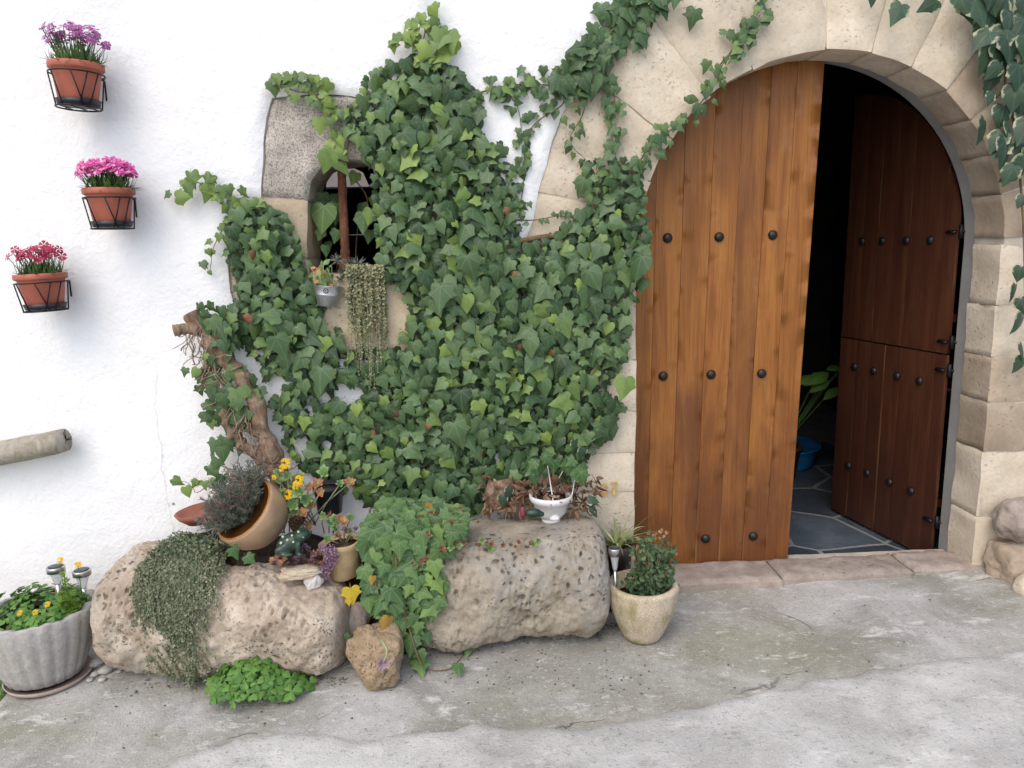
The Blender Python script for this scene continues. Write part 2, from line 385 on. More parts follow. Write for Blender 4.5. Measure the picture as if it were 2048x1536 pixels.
def m_leaf(name, stops, vein=(0.20, 0.27, 0.16), vamt=0.5, rough=0.5, trans=0.18, edge=None, nveins=5, spread=0.80, var=0.3):
    n = NT(name); t = n.attr()
    c = n.ramp(t, stops)
    nz = n.noise(4 if name != 'x' else 4, 3)
    c = n.mix(n.math('MULTIPLY', n.ramp(n.noise(2.2, 2), [(0.35, 1.0), (0.6, 0.0)]), var), c, tuple(x*0.7 for x in stops[0][1]))
    x, y, _ = n.sep(n.uv)
    # veins fan out from the leaf base at the origin of the leaf's own coordinates
    if vamt > 0:
        ang = n.math('ARCTAN2', x, y)
        q = n.math('ABSOLUTE', n.math('SUBTRACT', n.math('FRACT', n.math('ADD', n.math('DIVIDE', ang, spread), 0.5)), 0.5))
        rad = n.math('SQRT', n.math('ADD', n.math('MULTIPLY', x, x), n.math('MULTIPLY', y, y)))
        d = n.math('MULTIPLY', n.math('MULTIPLY', q, spread), rad)
        vm = n.ramp(d, [(0.008, 1.0), (0.030, 0.0)])
        c = n.mix(n.math('MULTIPLY', vm, vamt), c, vein)
    if edge:
        e, amt = edge
        rr = n.math('ADD', n.math('ABSOLUTE', x), n.math('MULTIPLY', n.noise(5, 4, 0.6, n.uv), 0.42))
        em = n.ramp(rr, [(amt, 0.0), (amt+0.06, 1.0)])
        c = n.mix(em, c, e)
    n.set(c, rough, 0, 0.35)
    if trans:
        tr = n.n.new('ShaderNodeBsdfTranslucent'); tc = n.mix(0.5, c, (0.16, 0.26, 0.04)); n.l(tc, tr.inputs[0])
        ms = n.n.new('ShaderNodeMixShader'); ms.inputs[0].default_value = trans
        n.l(n.b.outputs[0], ms.inputs[1]); n.l(tr.outputs[0], ms.inputs[2]); n.l(ms.outputs[0], n.out.inputs['Surface'])
    MAT[name] = n.mat
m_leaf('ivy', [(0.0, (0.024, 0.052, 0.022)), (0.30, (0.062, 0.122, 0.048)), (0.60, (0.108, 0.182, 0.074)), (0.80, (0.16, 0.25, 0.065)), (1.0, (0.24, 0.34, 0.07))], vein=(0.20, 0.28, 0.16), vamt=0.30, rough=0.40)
m_leaf('garden_ivy', [(0.0, (0.052, 0.115, 0.036)), (0.5, (0.085, 0.168, 0.056)), (0.8, (0.14, 0.24, 0.066)), (1.0, (0.22, 0.34, 0.07))], vein=(0.28, 0.38, 0.20), vamt=0.32)
m_leaf('variegated', [(0.0, (0.022, 0.052, 0.030)), (1.0, (0.05, 0.095, 0.055))], vein=(0.12, 0.18, 0.11), vamt=0.35, edge=((0.36, 0.38, 0.25), 0.56), rough=0.42)
m_leaf('clover', [(0.0, (0.05, 0.14, 0.028)), (1.0, (0.17, 0.34, 0.06))], vein=(0.20, 0.36, 0.10), vamt=0.3, trans=0.25)
m_leaf('lime', [(0.0, (0.12, 0.24, 0.03)), (1.0, (0.28, 0.42, 0.06))], vamt=0, trans=0.25)
m_leaf('grass', [(0.0, (0.05, 0.11, 0.03)), (1.0, (0.14, 0.24, 0.06))], vamt=0)
m_leaf('spider', [(0.0, (0.13, 0.20, 0.05)), (0.6, (0.27, 0.33, 0.12)), (1.0, (0.52, 0.54, 0.32))], vamt=0)
m_leaf('sedum', [(0.0, (0.06, 0.09, 0.05)), (0.5, (0.15, 0.18, 0.09)), (1.0, (0.38, 0.36, 0.21))], vamt=0, trans=0.05)
m_leaf('creeper', [(0.0, (0.055, 0.095, 0.045)), (0.4, (0.115, 0.155, 0.085)), (0.75, (0.21, 0.23, 0.135)), (1.0, (0.36, 0.33, 0.22))], vamt=0, trans=0.05)
m_leaf('spiky', [(0.0, (0.10, 0.145, 0.105)), (0.5, (0.21, 0.265, 0.20)), (0.8, (0.27, 0.20, 0.165)), (1.0, (0.22, 0.135, 0.115))], vamt=0, trans=0.0)
m_leaf('rosette', [(0.0, (0.13, 0.24, 0.08)), (0.5, (0.24, 0.33, 0.12)), (0.75, (0.40, 0.22, 0.10)), (1.0, (0.46, 0.10, 0.07))], vamt=0, trans=0.05)
m_leaf('purple', [(0.0, (0.10, 0.06, 0.07)), (0.5, (0.20, 0.10, 0.14)), (1.0, (0.36, 0.24, 0.34))], vamt=0, trans=0.05)
m_leaf('rust_leaf', [(0.0, (0.08, 0.035, 0.022)), (0.5, (0.18, 0.08, 0.045)), (1.0, (0.30, 0.17, 0.08))], vamt=0, trans=0.05)
m_leaf('rose', [(0.0, (0.028, 0.058, 0.026)), (0.6, (0.065, 0.115, 0.048)), (0.85, (0.12, 0.16, 0.07)), (1.0, (0.26, 0.16, 0.10))], vamt=0.2)
m_leaf('yellow_leaf', [(0.0, (0.52, 0.36, 0.03)), (0.5, (0.62, 0.48, 0.04)), (1.0, (0.36, 0.19, 0.08))], vamt=0.3, vein=(0.35, 0.22, 0.04))
m_leaf('yellow_flower', [(0.0, (0.75, 0.42, 0.01)), (1.0, (0.85, 0.62, 0.02))], vamt=0, trans=0.2, var=0)
m_leaf('pink_magenta', [(0.0, (0.36, 0.03, 0.17)), (1.0, (0.58, 0.08, 0.32))], vamt=0, trans=0.15, var=0)
m_leaf('pink_white', [(0.0, (0.50, 0.02, 0.20)), (0.6, (0.66, 0.06, 0.34)), (1.0, (0.85, 0.55, 0.72))], vamt=0, trans=0.15, var=0)
m_leaf('pink_red', [(0.0, (0.26, 0.01, 0.045)), (1.0, (0.46, 0.02, 0.10))], vamt=0, trans=0.15, var=0)
m_leaf('purple_magenta', [(0.0, (0.26, 0.05, 0.20)), (1.0, (0.44, 0.12, 0.38))], vamt=0, trans=0.15, var=0)

plain('terracotta', (0.40, 0.118, 0.075), 0.6, scale=9, var=0.2, bump=0.05)
plain('black_metal', (0.02, 0.02, 0.021), 0.45, 0.6, scale=40)
plain('stud_iron', (0.035, 0.033, 0.033), 0.38, 0.7, scale=60, bump=0.4, bd=0.003)
plain('black_plastic', (0.018, 0.02, 0.026), 0.38, scale=20, bump=0.03)
plain('brown_plastic', (0.05, 0.035, 0.03), 0.4, scale=20, bump=0.03)
plain('white_plastic', (0.66, 0.65, 0.65), 0.4, scale=8, var=0.08, bump=0.03)
plain('blue_plastic', (0.02, 0.17, 0.42), 0.35, scale=8, var=0.1, bump=0.03)
plain('steel', (0.55, 0.55, 0.55), 0.3, 1.0, scale=90, var=0.1, bump=0.05)
plain('zinc', (0.46, 0.49, 0.50), 0.45, 0.85, scale=25, var=0.22, bump=0.05)
plain('solar_top', (0.03, 0.035, 0.045), 0.25, scale=10)
plain('glaze', (0.46, 0.19, 0.045), 0.28, scale=14, var=0.25, bump=0.1)
plain('ceramic', (0.36, 0.24, 0.145), 0.6, scale=10, var=0.28, bump=0.15)
plain('saucer_clay', (0.38, 0.30, 0.26), 0.8, scale=18, var=0.2)
plain('red_clay', (0.26, 0.09, 0.06), 0.6, scale=14)
plain('buff_clay', (0.46, 0.34, 0.19), 0.8, scale=12, var=0.25, bump=0.3)
plain('frog_glaze', (0.022, 0.045, 0.032), 0.3, scale=18, var=0.5)
plain('frog_spot', (0.38, 0.46, 0.30), 0.3, scale=30)
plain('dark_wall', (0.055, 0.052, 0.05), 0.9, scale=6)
plain('grey_render', (0.27, 0.262, 0.25), 0.9, scale=8, var=0.12, bump=0.3)
plain('far_wall', (0.34, 0.31, 0.29), 0.9, scale=5, var=0.08)
plain('gold_paint', (0.55, 0.36, 0.10), 0.6, scale=60, var=0.4)
plain('grit', (0.10, 0.09, 0.075), 0.9, scale=40, var=0.6)
plain('pebble', (0.42, 0.40, 0.37), 0.8, scale=20, var=0.25)
plain('ornament_red', (0.20, 0.03, 0.05), 0.35, scale=30)
plain('wire_white', (0.75, 0.75, 0.75), 0.5, scale=30, var=0.05)
def m_glass():
    n = NT('clear_plastic'); n.set((0.75, 0.77, 0.78), 0.15, 0, 0.5)
    n.b.inputs['Transmission Weight'].default_value = 0.6; MAT['clear_plastic'] = n.mat
m_glass()

# ------------------------------------------------------------------ irregular stone slabs and sheets
def inside(poly, pts):
    x, y = pts[:, 0], pts[:, 1]; r = np.zeros(len(pts), bool); n = len(poly)
    for i in range(n):
        x1, y1 = poly[i]; x2, y2 = poly[(i+1) % n]
        if y1 == y2: continue
        c = ((y1 > y) != (y2 > y)) & (x < (x2-x1)*(y-y1)/(y2-y1)+x1); r ^= c
    return r
def edge_dist(polys, pts):
    d = np.full(len(pts), 1e9)
    for poly in polys:
        a = np.array(poly); b = np.roll(a, -1, 0)
        for p, q in zip(a, b):
            v = q-p; L = (v@v) or 1e-9
            t = np.clip(((pts-p)@v)/L, 0, 1); e = pts-(p+t[:, None]*v)
            d = np.minimum(d, np.sqrt((e*e).sum(1)))
    return d
def resample(poly, step, wob=0.0, sc=9.0):
    out = []
    n = len(poly)
    for i in range(n):
        a = np.array(poly[i], float); b = np.array(poly[(i+1) % n], float); L = np.linalg.norm(b-a)
        k = max(1, int(round(L/step)))
        for j in range(k):
            p = a+(b-a)*j/k
            if wob:
                q = Vector((p[0]*sc, p[1]*sc, 3.3)); p = p+np.array([noise.noise(q), noise.noise(q+Vector((7, 1, 4)))])*wob
            out.append(tuple(p))
    return out
def slab(outer, holes, to_world, depth, step, rnd_r=0.01, rnd_d=0.01, amp=0.004, nsc=8.0, wob=0.0, back=True, rows=2, fine=None, seed=0.0):
    """triangulated plate with irregular rounded outline. to_world(a,b,h): h = height out of the plate's back datum (front = depth)"""
    loops = [resample(outer, step, wob)] + [resample(h, step, wob) for h in holes]
    o = np.array(loops[0]); lo, hi = o.min(0), o.max(0)
    reg = fine or (lo[0], lo[1], hi[0], hi[1])
    pts = []
    xs = np.arange(lo[0], hi[0], step); ys = np.arange(lo[1], hi[1], step)
    gx, gy = np.meshgrid(xs, ys); g = np.stack([gx.ravel(), gy.ravel()], 1)
    rs = np.random.RandomState(5); g = g + rs.uniform(-0.25, 0.25, g.shape)*step
    if fine:
        infine = (g[:, 0] > reg[0]) & (g[:, 0] < reg[2]) & (g[:, 1] > reg[1]) & (g[:, 1] < reg[3])
        keep = infine | (rs.rand(len(g)) < 0.02); g = g[keep]
    m = inside(loops[0], g)
    for h in loops[1:]: m &= ~inside(h, g)
    g = g[m]
    d = edge_dist(loops, g); g = g[d > step*0.45]
    cs = [p for L in loops for p in L]; edges = []; b = 0
    for L in loops:
        edges += [(b+i, b+(i+1) % len(L)) for i in range(len(L))]; b += len(L)
    allp = [Vector(p) for p in cs] + [Vector(p) for p in g.tolist()]
    vo, eo, fo, *_ = delaunay_2d_cdt(allp, edges, [], 0, 1e-6)
    v2 = np.array([tuple(v) for v in vo]); fo = np.array([f[:3] for f in fo])
    cen = v2[fo].mean(1); m = inside(loops[0], cen)
    for h in loops[1:]: m &= ~inside(h, cen)
    fo = fo[m]
    e = edge_dist(loops, v2)
    mb = MB(); vs = []
    ext = max(hi[0]-lo[0], 1e-6)
    for (a, c), dd in zip(v2.tolist(), e.tolist()):
        t = min(dd/rnd_r, 1.0) if rnd_r else 1.0
        h = depth - rnd_d*(1-math.sqrt(max(0, 1-(1-t)**2)))
        if amp: h += amp*(noise.fractal(Vector((a*nsc, c*nsc, seed)), 1.0, 2.0, 3))*min(1, 0.35+t)
        vs.append((a, c, h))
    # orientation
    tri = fo.tolist()
    def wn(f):
        A, B, Cc = (Vector(to_world(*vs[i])) for i in f); return (B-A).cross(Cc-A)
    if tri:
        A = Vector(to_world(0, 0, 0)); Bv = Vector(to_world(0, 0, 1))
        if wn(tri[0]).dot(Bv-A) < 0: tri = [f[::-1] for f in tri]
    uvs = [((a-lo[0])/ext, (c-lo[1])) for a, c, h in vs]
    mb.add([to_world(*v) for v in vs], tri, uvs)
    # side walls from boundary edges
    cnt = {}
    for f in tri:
        for i in range(3):
            k = (f[i], f[(i+1) % 3]); cnt[k] = 1
    bd = [k for k in cnt if (k[1], k[0]) not in cnt]
    if back:
        side = {}; sv = []; suv = []
        for i in sorted({i for k in bd for i in k}):
            side[i] = len(sv)
            a, c, h = vs[i]
            for r in range(rows+1):
                hh = h*(1-r/rows); na = nb = 0
                if amp and 0 < r: na = amp*1.2*noise.noise(Vector((a*nsc, c*nsc, hh*nsc+seed))); nb = amp*1.2*noise.noise(Vector((a*nsc+9, c*nsc, hh*nsc+seed)))
                sv.append(to_world(a+na, c+nb, hh)); suv.append(((a-lo[0])/ext, c-lo[1]))
        sf = []
        for i, j in bd:
            for r in range(rows):
                sf.append((side[j]+r, side[i]+r, side[i]+r+1, side[j]+r+1))
        mb.add(sv, sf, suv)
    return mb

# ================================================================== THE GROUND
def axis(lo, hi, step, far):
    a = list(np.arange(lo, hi, step)); s = step; x = a[-1]
    while x < far: s *= 1.35; x += s; a.append(x)
    s = step; x = lo; pre = []
    while x > -far: s *= 1.35; x -= s; pre.append(x)
    return pre[::-1]+a
EDGE_A, EDGE_B = G(45, 1343), G(0, 1397)
def left_of_edge(x, y):
    d = EDGE_B-EDGE_A; n = Vector((d.y, -d.x, 0)).normalized()
    s = (Vector((x, y, 0))-EDGE_A).dot(n)
    return s if n.x < 0 else -s
def ground():
    xs = axis(-2.6, 3.0, 0.028, 120); ys = axis(-1.75, 0.35, 0.026, 120)
    vs = []; fs = []
    for y in ys:
        for x in xs:
            z = gz(max(min(x, 9), -9), max(y, -14)) + 0.007*noise.fractal(Vector((x*2.2, y*2.2, 0)), 1.0, 2.0, 4)
            if y > 0.10: z = -0.50 if y > 0.16 else z-0.2
            s = left_of_edge(x, y)
            if s > -0.01 and x < -1.6 and y > -3: z -= min(0.09, max(0, (s+0.01))*1.6)
            vs.append((x, y, z))
    nx = len(xs)
    for j in range(len(ys)-1):
        for i in range(nx-1):
            a = j*nx+i; fs.append((a, a+1, a+nx+1, a+nx))
    mb = MB(); mb.add(vs, fs); o = mb.build('ground', MAT['concrete']); tag(o, kind='structure')
    # newer pale pour of concrete with a lobed lip lying on the old one
    px = [(300, 1560), (355, 1522), (420, 1500), (470, 1492), (520, 1480), (570, 1470), (620, 1478), (668, 1470), (700, 1478), (770, 1468), (860, 1466), (905, 1470), (945, 1452), (1000, 1452), (1050, 1464), (1120, 1450), (1180, 1462), (1260, 1446), (1330, 1428), (1400, 1418), (1480, 1398), (1560, 1382), (1640, 1362), (1740, 1344), (1850, 1330), (1960, 1318), (2080, 1300), (2300, 1280), (2600, 1500), (2500, 2300), (-300, 2300)]
    poly = [(G(*p).x, G(*p).y) for p in px]
    def tw(a, b, h): return (a, b, gz(a, b)+h)
    s = slab(poly, [], tw, 0.022, 0.03, 0.035, 0.018, 0.009, 4.0, 0.03, back=True, rows=1)
    o = s.build('pavement', MAT['pale_concrete']); tag(o, kind='structure')
ground()

# ================================================================== THE HOUSE
HOUSE = thing('house', (1.5, 0.1, -0.12), 'white plastered stone house front with an arched doorway and a small arched window', 'house')
AC, AR = Vector((1.53, 0, 1.41)), 0.81      # door arch centre and radius
def arch_pt(r, deg): a = math.radians(deg); return (AC.x+r*math.cos(a), AC.z+r*math.sin(a))
def XZ(px, py): p = P(px, py, 0); return (p.x, p.z)
open_poly = [(AC.x-AR, -0.45)] + [arch_pt(AR, d) for d in range(180, -1, -6)] + [(AC.x+AR, -0.45)]
win_px = [(617, 545), (613, 470), (614, 400), (621, 362), (640, 334), (664, 321), (695, 316), (722, 320), (744, 334), (756, 362), (761, 400), (761, 470), (760, 545)]
win_poly = [XZ(*p) for p in win_px]
WS = [(545, 197), (533, 235), (527, 290), (524, 345), (522, 395), (505, 402), (470, 420), (455, 452), (455, 520), (460, 585), (476, 632), (540, 700), (640, 716), (760, 720), (850, 690), (884, 600), (890, 480), (884, 340), (866, 240), (800, 205), (700, 192), (620, 188)]
ws_poly = [XZ(*p) for p in WS]
EXTR = [(0.12, -0.6), (0.13, 0.5), (0.17, 1.0)] + [XZ(*p) for p in [(1042, 500), (1066, 440), (1078, 380), (1092, 330), (1104, 280), (1122, 235), (1150, 180), (1172, 138), (1200, 92), (1228, 44), (1258, -6), (1310, -80), (1400, -170), (1520, -230)]] + [(AC.x+1.43*math.cos(math.radians(d)), AC.z+1.43*math.sin(math.radians(d))) for d in range(86, 3, -6)] + [(AC.x+1.43, 1.42), (3.36, 1.41), (3.34, 0.9), (3.38, 0.3), (3.36, -0.6)]
def front(a, b, h): return (a, 0.3-h, b)      # plate standing in the wall plane, h grows towards the street
plaster = slab([(-6, -0.6), (7, -0.6), (7, 5.0), (-6, 5.0)], [ws_poly, EXTR], front, 0.318, 0.032, 0.022, 0.016, 0.007, 3.2, 0.006, back=True, rows=1, fine=(-2.2, -0.4, 0.9, 2.6))
plaster.build('plaster_wall', MAT['plaster'], HOUSE)

# mortar core behind the arch stones (parent of the stones)
core = slab(EXTR, [[(AC.x-AR-0.012, -0.62)]+[arch_pt(AR+0.012, d) for d in range(180, -1, -6)]+[(AC.x+AR+0.012, -0.62)]], lambda a, b, h: (a, 0.21-h, b), 0.201, 0.08, 0.0, 0.0, 0.003, back=True, rows=1)
SURR = core.build('door_surround', MAT['mortar'], HOUSE)
def shrink(poly, d):
    c = np.mean(np.array(poly), 0); out = []
    for p in poly:
        v = np.array(p)-c; L = np.linalg.norm(v); out.append(tuple(c+v*(1-d/L)))
    return out
def stone_piece(name, poly, depth, mat, parent, y_back=0.2, seed=0.0, step=0.03, rr=0.012, rd=0.007, amp=0.007, wob=0.006):
    s = slab(poly, [], lambda a, b, h: (a, y_back-h, b), depth, step, rr, rd, amp, 9.0, wob, True, 4, seed=seed)
    return s.build(name, MAT[mat], parent)
# voussoirs: joint angles read off the photograph
angs = [180, 168.5, 159, 145.2, 129, 114.5, 92, 78, 65, 52, 40, 28, 15, 2]
Rout = {180: 1.30, 168.5: 1.24, 159: 1.22, 145.2: 1.245, 129: 1.30, 114.5: 1.38, 92: 1.42}
for i in range(len(angs)-1):
    a0, a1 = angs[i]-0.15, angs[i+1]+0.15
    r0, r1 = Rout.get(angs[i], 1.42)+0.03, Rout.get(angs[i+1], 1.42)+0.03
    n = max(2, int(abs(a0-a1)/5))
    inn = [arch_pt(AR+U(-.004, .006), a0+(a1-a0)*k/n) for k in range(n+1)]
    outp = [arch_pt(r0+(r1-r0)*k/n, a0+(a1-a0)*k/n) for k in range(n+1)][::-1]
    m = 'sandstone' if a0 > 70 else ('brown_sandstone' if a0 < 62 else 'sandstone')
    stone_piece('arch_stone', inn+outp, 0.2+U(-.003, .005), m, SURR, seed=i*3.1)
# jamb stones
def jamb(xa, xb, zs, mats, flip, outs):
    for k in range(len(zs)-1):
        z1, z0 = zs[k]-0.002, zs[k+1]+0.002
        xo = outs[k % len(outs)]
        stone_piece('jamb_stone', [(xa, z0), (xo, z0+U(-.01, .01)), (xo, z1+U(-.01, .01)), (xa, z1)] if flip else [(xo, z0), (xb, z0), (xb, z1), (xo, z1)], 0.2+U(-.004, .006), mats[k % len(mats)], SURR, seed=50+k+xa)
jamb(0, AC.x-AR, [1.41, 1.18, 0.94, 0.71, 0.52, 0.335, 0.05, -0.25], ['sandstone'], False, [0.20, 0.24, 0.17, 0.22, 0.19])
xr = AC.x+AR
jamb(xr, 0, [1.41, 1.14, 0.905, 0.70, 0.47, 0.155, -0.25], ['sandstone', 'sandstone', 'brown_sandstone', 'brown_sandstone'], True, [2.72, 2.62, 2.80, 2.66])
jamb(2.80, 0, [1.41, 1.10, 0.80, 0.43, 0.12, -0.25], ['brown_sandstone'], True, [3.3, 3.42])
# painted house number "27" on the jamb stone beside the door
def number():
    mb = MB()
    q = mpp(0)
    base = P(1218, 978, -0.0045)
    def stroke(pts, w=0.0055):
        pts = [Vector((base.x+a*q, 0, base.z-b*q)) for a, b in pts]
        vs = []; n = len(pts)
        for i, p in enumerate(pts):
            d = (pts[min(i+1, n-1)]-pts[max(i-1, 0)]).normalized(); nn = Vector((d.z, 0, -d.x))
            ww = w*U(0.6, 1.25); vs += [p+nn*ww, p-nn*ww]
        for v in vs: v.y = -0.0062
        mb.add(vs, [(2*i, 2*i+1, 2*i+3, 2*i+2) for i in range(n-1)])
    stroke([(-17, -4), (-13, -10), (-7, -10), (-4, -5), (-7, 2), (-13, 9), (-17, 13), (-10, 12), (-2, 13)])
    stroke([(4, -12), (9, -12), (17, -13), (14, -5), (11, 4), (10, 14)])
    o = mb.build('house_number', MAT['gold_paint'], SURR); tag(o, label='faded gold painted number 27')
number()
# threshold: three worn slabs in the doorway
thr = slab([(0.70, -0.02), (2.44, -0.02), (2.44, 0.26), (0.70, 0.26)], [], lambda a, b, h: (a, b, -0.3+h), 0.19, 0.06, 0.0, 0.0, 0.003, rows=1)
THR = thr.build('threshold', MAT['mortar'], HOUSE)
for k, (x0, x1) in enumerate(((0.66, 1.40), (1.405, 2.03), (2.035, 2.40))):
    s = slab([(x0, -0.045+0.01*k), (x1, -0.045+0.01*k), (x1+.012, 0.185), (x0+.012, 0.185)], [], lambda a, b, h: (a, b, -0.25+h), 0.163+0.004*k, 0.022, 0.03, 0.016, 0.010, 7.0, 0.012, True, 3, seed=k*5)
    s.build('threshold_slab', MAT['pink_stone'], THR)

# window surround: lintel block, jamb blocks, sill blocks
core = slab(ws_poly, [shrink(win_poly, -0.012)], lambda a, b, h: (a, 0.30-h, b), 0.285, 0.06, 0, 0, 0.003, rows=1)
WSUR = core.build('window_surround', MAT['mortar'], HOUSE)
wp = win_poly
lint = [XZ(545, 197), XZ(620, 186), XZ(700, 190), XZ(800, 203), XZ(866, 240), XZ(880, 300), XZ(884, 396), wp[10], wp[9], wp[8], wp[7], wp[6], wp[5], wp[4], wp[3], wp[2], XZ(522, 394), XZ(524, 345), XZ(527, 290), XZ(533, 235)]
stone_piece('lintel_stone', lint, 0.305, 'granite', WSUR, 0.3, 1.0, 0.02, 0.03, 0.022, 0.011)
stone_piece('jamb_stone', [XZ(521, 399), wp[2], wp[1], XZ(615, 515), XZ(540, 520), XZ(462, 520), XZ(459, 460), XZ(478, 420)], 0.300, 'yellow_stone', WSUR, 0.3, 2.0, 0.02)
stone_piece('jamb_stone', [XZ(762, 400), XZ(884, 400), XZ(888, 520), XZ(762, 520)], 0.300, 'yellow_stone', WSUR, 0.3, 3.0, 0.025)
stone_piece('jamb_stone', [XZ(460, 524), XZ(540, 524), XZ(616, 520), XZ(618, 545), XZ(622, 628), XZ(480, 630)], 0.300, 'brown_sandstone', WSUR, 0.3, 4.0, 0.025)
stone_piece('sill_stone', [XZ(626, 548), XZ(758, 548), XZ(840, 540), XZ(884, 546), XZ(880, 610), XZ(850, 686), XZ(760, 716), XZ(640, 712), XZ(630, 640)], 0.315, 'yellow_stone', WSUR, 0.3, 5.0, 0.025)
# inner lining of the door passage, grey render
def lining(y0, y1, off, name, mat):
    pr = [(AC.x-AR-off, -0.3)]+[arch_pt(AR+off, d) for d in range(180, -1, -4)]+[(AC.x+AR+off, -0.3)]
    mb = MB(); vs = []; fs = []
    for i, (a, b) in enumerate(pr):
        for yy in (y0, (y0+y1)/2, y1): vs.append((a, yy, b))
    for i in range(len(pr)-1):
        for k in range(2): fs.append((i*3+k, i*3+k+1, (i+1)*3+k+1, (i+1)*3+k))
    mb.add(vs, fs); mb.build(name, MAT[mat], HOUSE)
lining(0.205, 0.290, 0.012, 'passage_lining', 'grey_render')
# rooms behind door and window
def room(x0, x1, y0, y1, z0, z1, holes_front, name, mat, back_hole=None):
    mb = MB()
    def q(*p): mb.add(p, [(0, 1, 2, 3)])
    q((x0, y0, z0), (x0, y1, z0), (x0, y1, z1), (x0, y0, z1)); q((x1, y0, z0), (x1, y1, z0), (x1, y1, z1), (x1, y0, z1))
    q((x0, y0, z1), (x1, y0, z1), (x1, y1, z1), (x0, y1, z1)); q((x0, y0, z0), (x1, y0, z0), (x1, y1, z0), (x0, y1, z0))
    o = [(x0, z0), (x1, z0), (x1, z1), (x0, z1)]
    s = slab(o, holes_front, lambda a, b, h: (a, y0+0.004-h, b), 0.004, 0.25, 0, 0, 0, back=False)
    mb.add(s.v, s.f)
    s = slab(o, [back_hole] if back_hole else [], lambda a, b, h: (a, y1-h, b), 0.001, 0.25, 0, 0, 0, back=False)
    mb.add(s.v, s.f)
    return mb.build(name, MAT[mat], HOUSE, smooth=False)
pr = [(AC.x-AR-.012, -0.29)]+[arch_pt(AR+.012, d) for d in range(180, -1, -6)]+[(AC.x+AR+.012, -0.29)]
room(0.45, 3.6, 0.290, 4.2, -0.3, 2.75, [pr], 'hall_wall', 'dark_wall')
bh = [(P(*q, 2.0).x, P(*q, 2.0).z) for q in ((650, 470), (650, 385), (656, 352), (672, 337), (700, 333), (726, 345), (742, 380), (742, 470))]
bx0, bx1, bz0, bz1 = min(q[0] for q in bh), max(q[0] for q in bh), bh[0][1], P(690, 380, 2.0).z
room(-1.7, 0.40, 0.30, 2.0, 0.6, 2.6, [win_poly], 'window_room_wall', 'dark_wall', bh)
mb = MB()
for k in range(9):
    x = bx0+(bx1-bx0)*(k+.5)/9
    mb.tube([(x, 2.02, bz0), (x, 2.02, bz1)], 0.022, 6)
mb.tube([(bx0-.02, 2.02, bz1), (bx1+.02, 2.02, bz1)], 0.022, 6)
mb.build('inner_railing', MAT['black_metal'], HOUSE)
mb = MB(); mb.add([(-2.5, 4.0, 0), (1.5, 4.0, 0), (1.5, 4.0, 3.0), (-2.5, 4.0, 3.0)], [(0, 1, 2, 3)]); mb.add([(-2.5, 4.05, 0), (1.5, 4.05, 0), (1.5, 4.05, 3.0), (-2.5, 4.05, 3.0)], [(0, 1, 2, 3)])
mb.build('courtyard_wall', MAT['far_wall'], HOUSE)
# slate floor of the hall: irregular slabs in pale grout
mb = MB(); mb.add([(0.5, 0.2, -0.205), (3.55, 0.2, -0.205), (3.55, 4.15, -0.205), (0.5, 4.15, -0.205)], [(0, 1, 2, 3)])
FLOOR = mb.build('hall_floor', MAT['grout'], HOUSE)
def cells():
    rs = np.random.RandomState(3); seeds = []
    while len(seeds) < 46:
        p = rs.uniform((0.7, 0.2), (2.9, 2.6))
        if all((p[0]-q[0])**2+(p[1]-q[1])**2 > 0.28**2 for q in seeds): seeds.append(p)
        elif rs.rand() < 0.004: break
    for i, s0 in enumerate(seeds):
        poly = [(0.6, 0.22), (2.9, 0.22), (2.9, 2.7), (0.6, 2.7)]
        for j, s1 in enumerate(seeds):
            if i == j: continue
            m = (s0+s1)/2; d = s1-s0; d = d/np.linalg.norm(d); m = m-d*0.012
            out = []
            for k in range(len(poly)):
                a = np.array(poly[k]); b = np.array(poly[(k+1) % len(poly)])
                da, db = (a-m)@d, (b-m)@d
                if da <= 0: out.append(tuple(a))
                if (da < 0) != (db < 0): out.append(tuple(a+(b-a)*da/(da-db)))
            poly = out
            if len(poly) < 3: break
        if len(poly) < 3: continue
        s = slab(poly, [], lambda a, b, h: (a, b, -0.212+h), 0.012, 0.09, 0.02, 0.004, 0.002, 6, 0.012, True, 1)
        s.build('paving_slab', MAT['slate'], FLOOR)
cells()

# ------------------------------------------------------------------ door leaves
def stud_mesh():
    mb = MB(); mb.lathe([(0.022, 0), (0.0225, 0.004), (0.020, 0.009), (0.0135, 0.0145), (0.005, 0.017), (0.001, 0.0175)], segs=16)
    return mb.mesh('stud', MAT['stud_iron'])
STUD = stud_mesh()
LY = 0.205          # front face of the closed leaf
bot = [1262, 1293, 1341, 1390, 1437, 1484, 1530, 1576]
top = [1262, 1318, 1374, 1432, 1487, 1541, 1592, 1644]
leafR = AR + 0.05
def leaf_top(x):
    d = x-AC.x
    return AC.z+math.sqrt(max(0.0, leafR**2-d*d)) if abs(d) < leafR else AC.z
mb = MB()                                    # Z-shaped brace on the back that carries the planks
xa_, xb_ = AC.x-AR+.03, P(1600, 600, LY).x-.03
mb.tube([(xa_, LY+.07, 0.25), (xb_, LY+.07, 0.25), (xa_, LY+.07, 1.38), (xb_, LY+.07, 1.38)], 0.03, 4)
LEFT = mb.build('door_leaf', MAT['shaded_door_wood'], HOUSE, smooth=False, label='closed orange varnished plank door leaf')
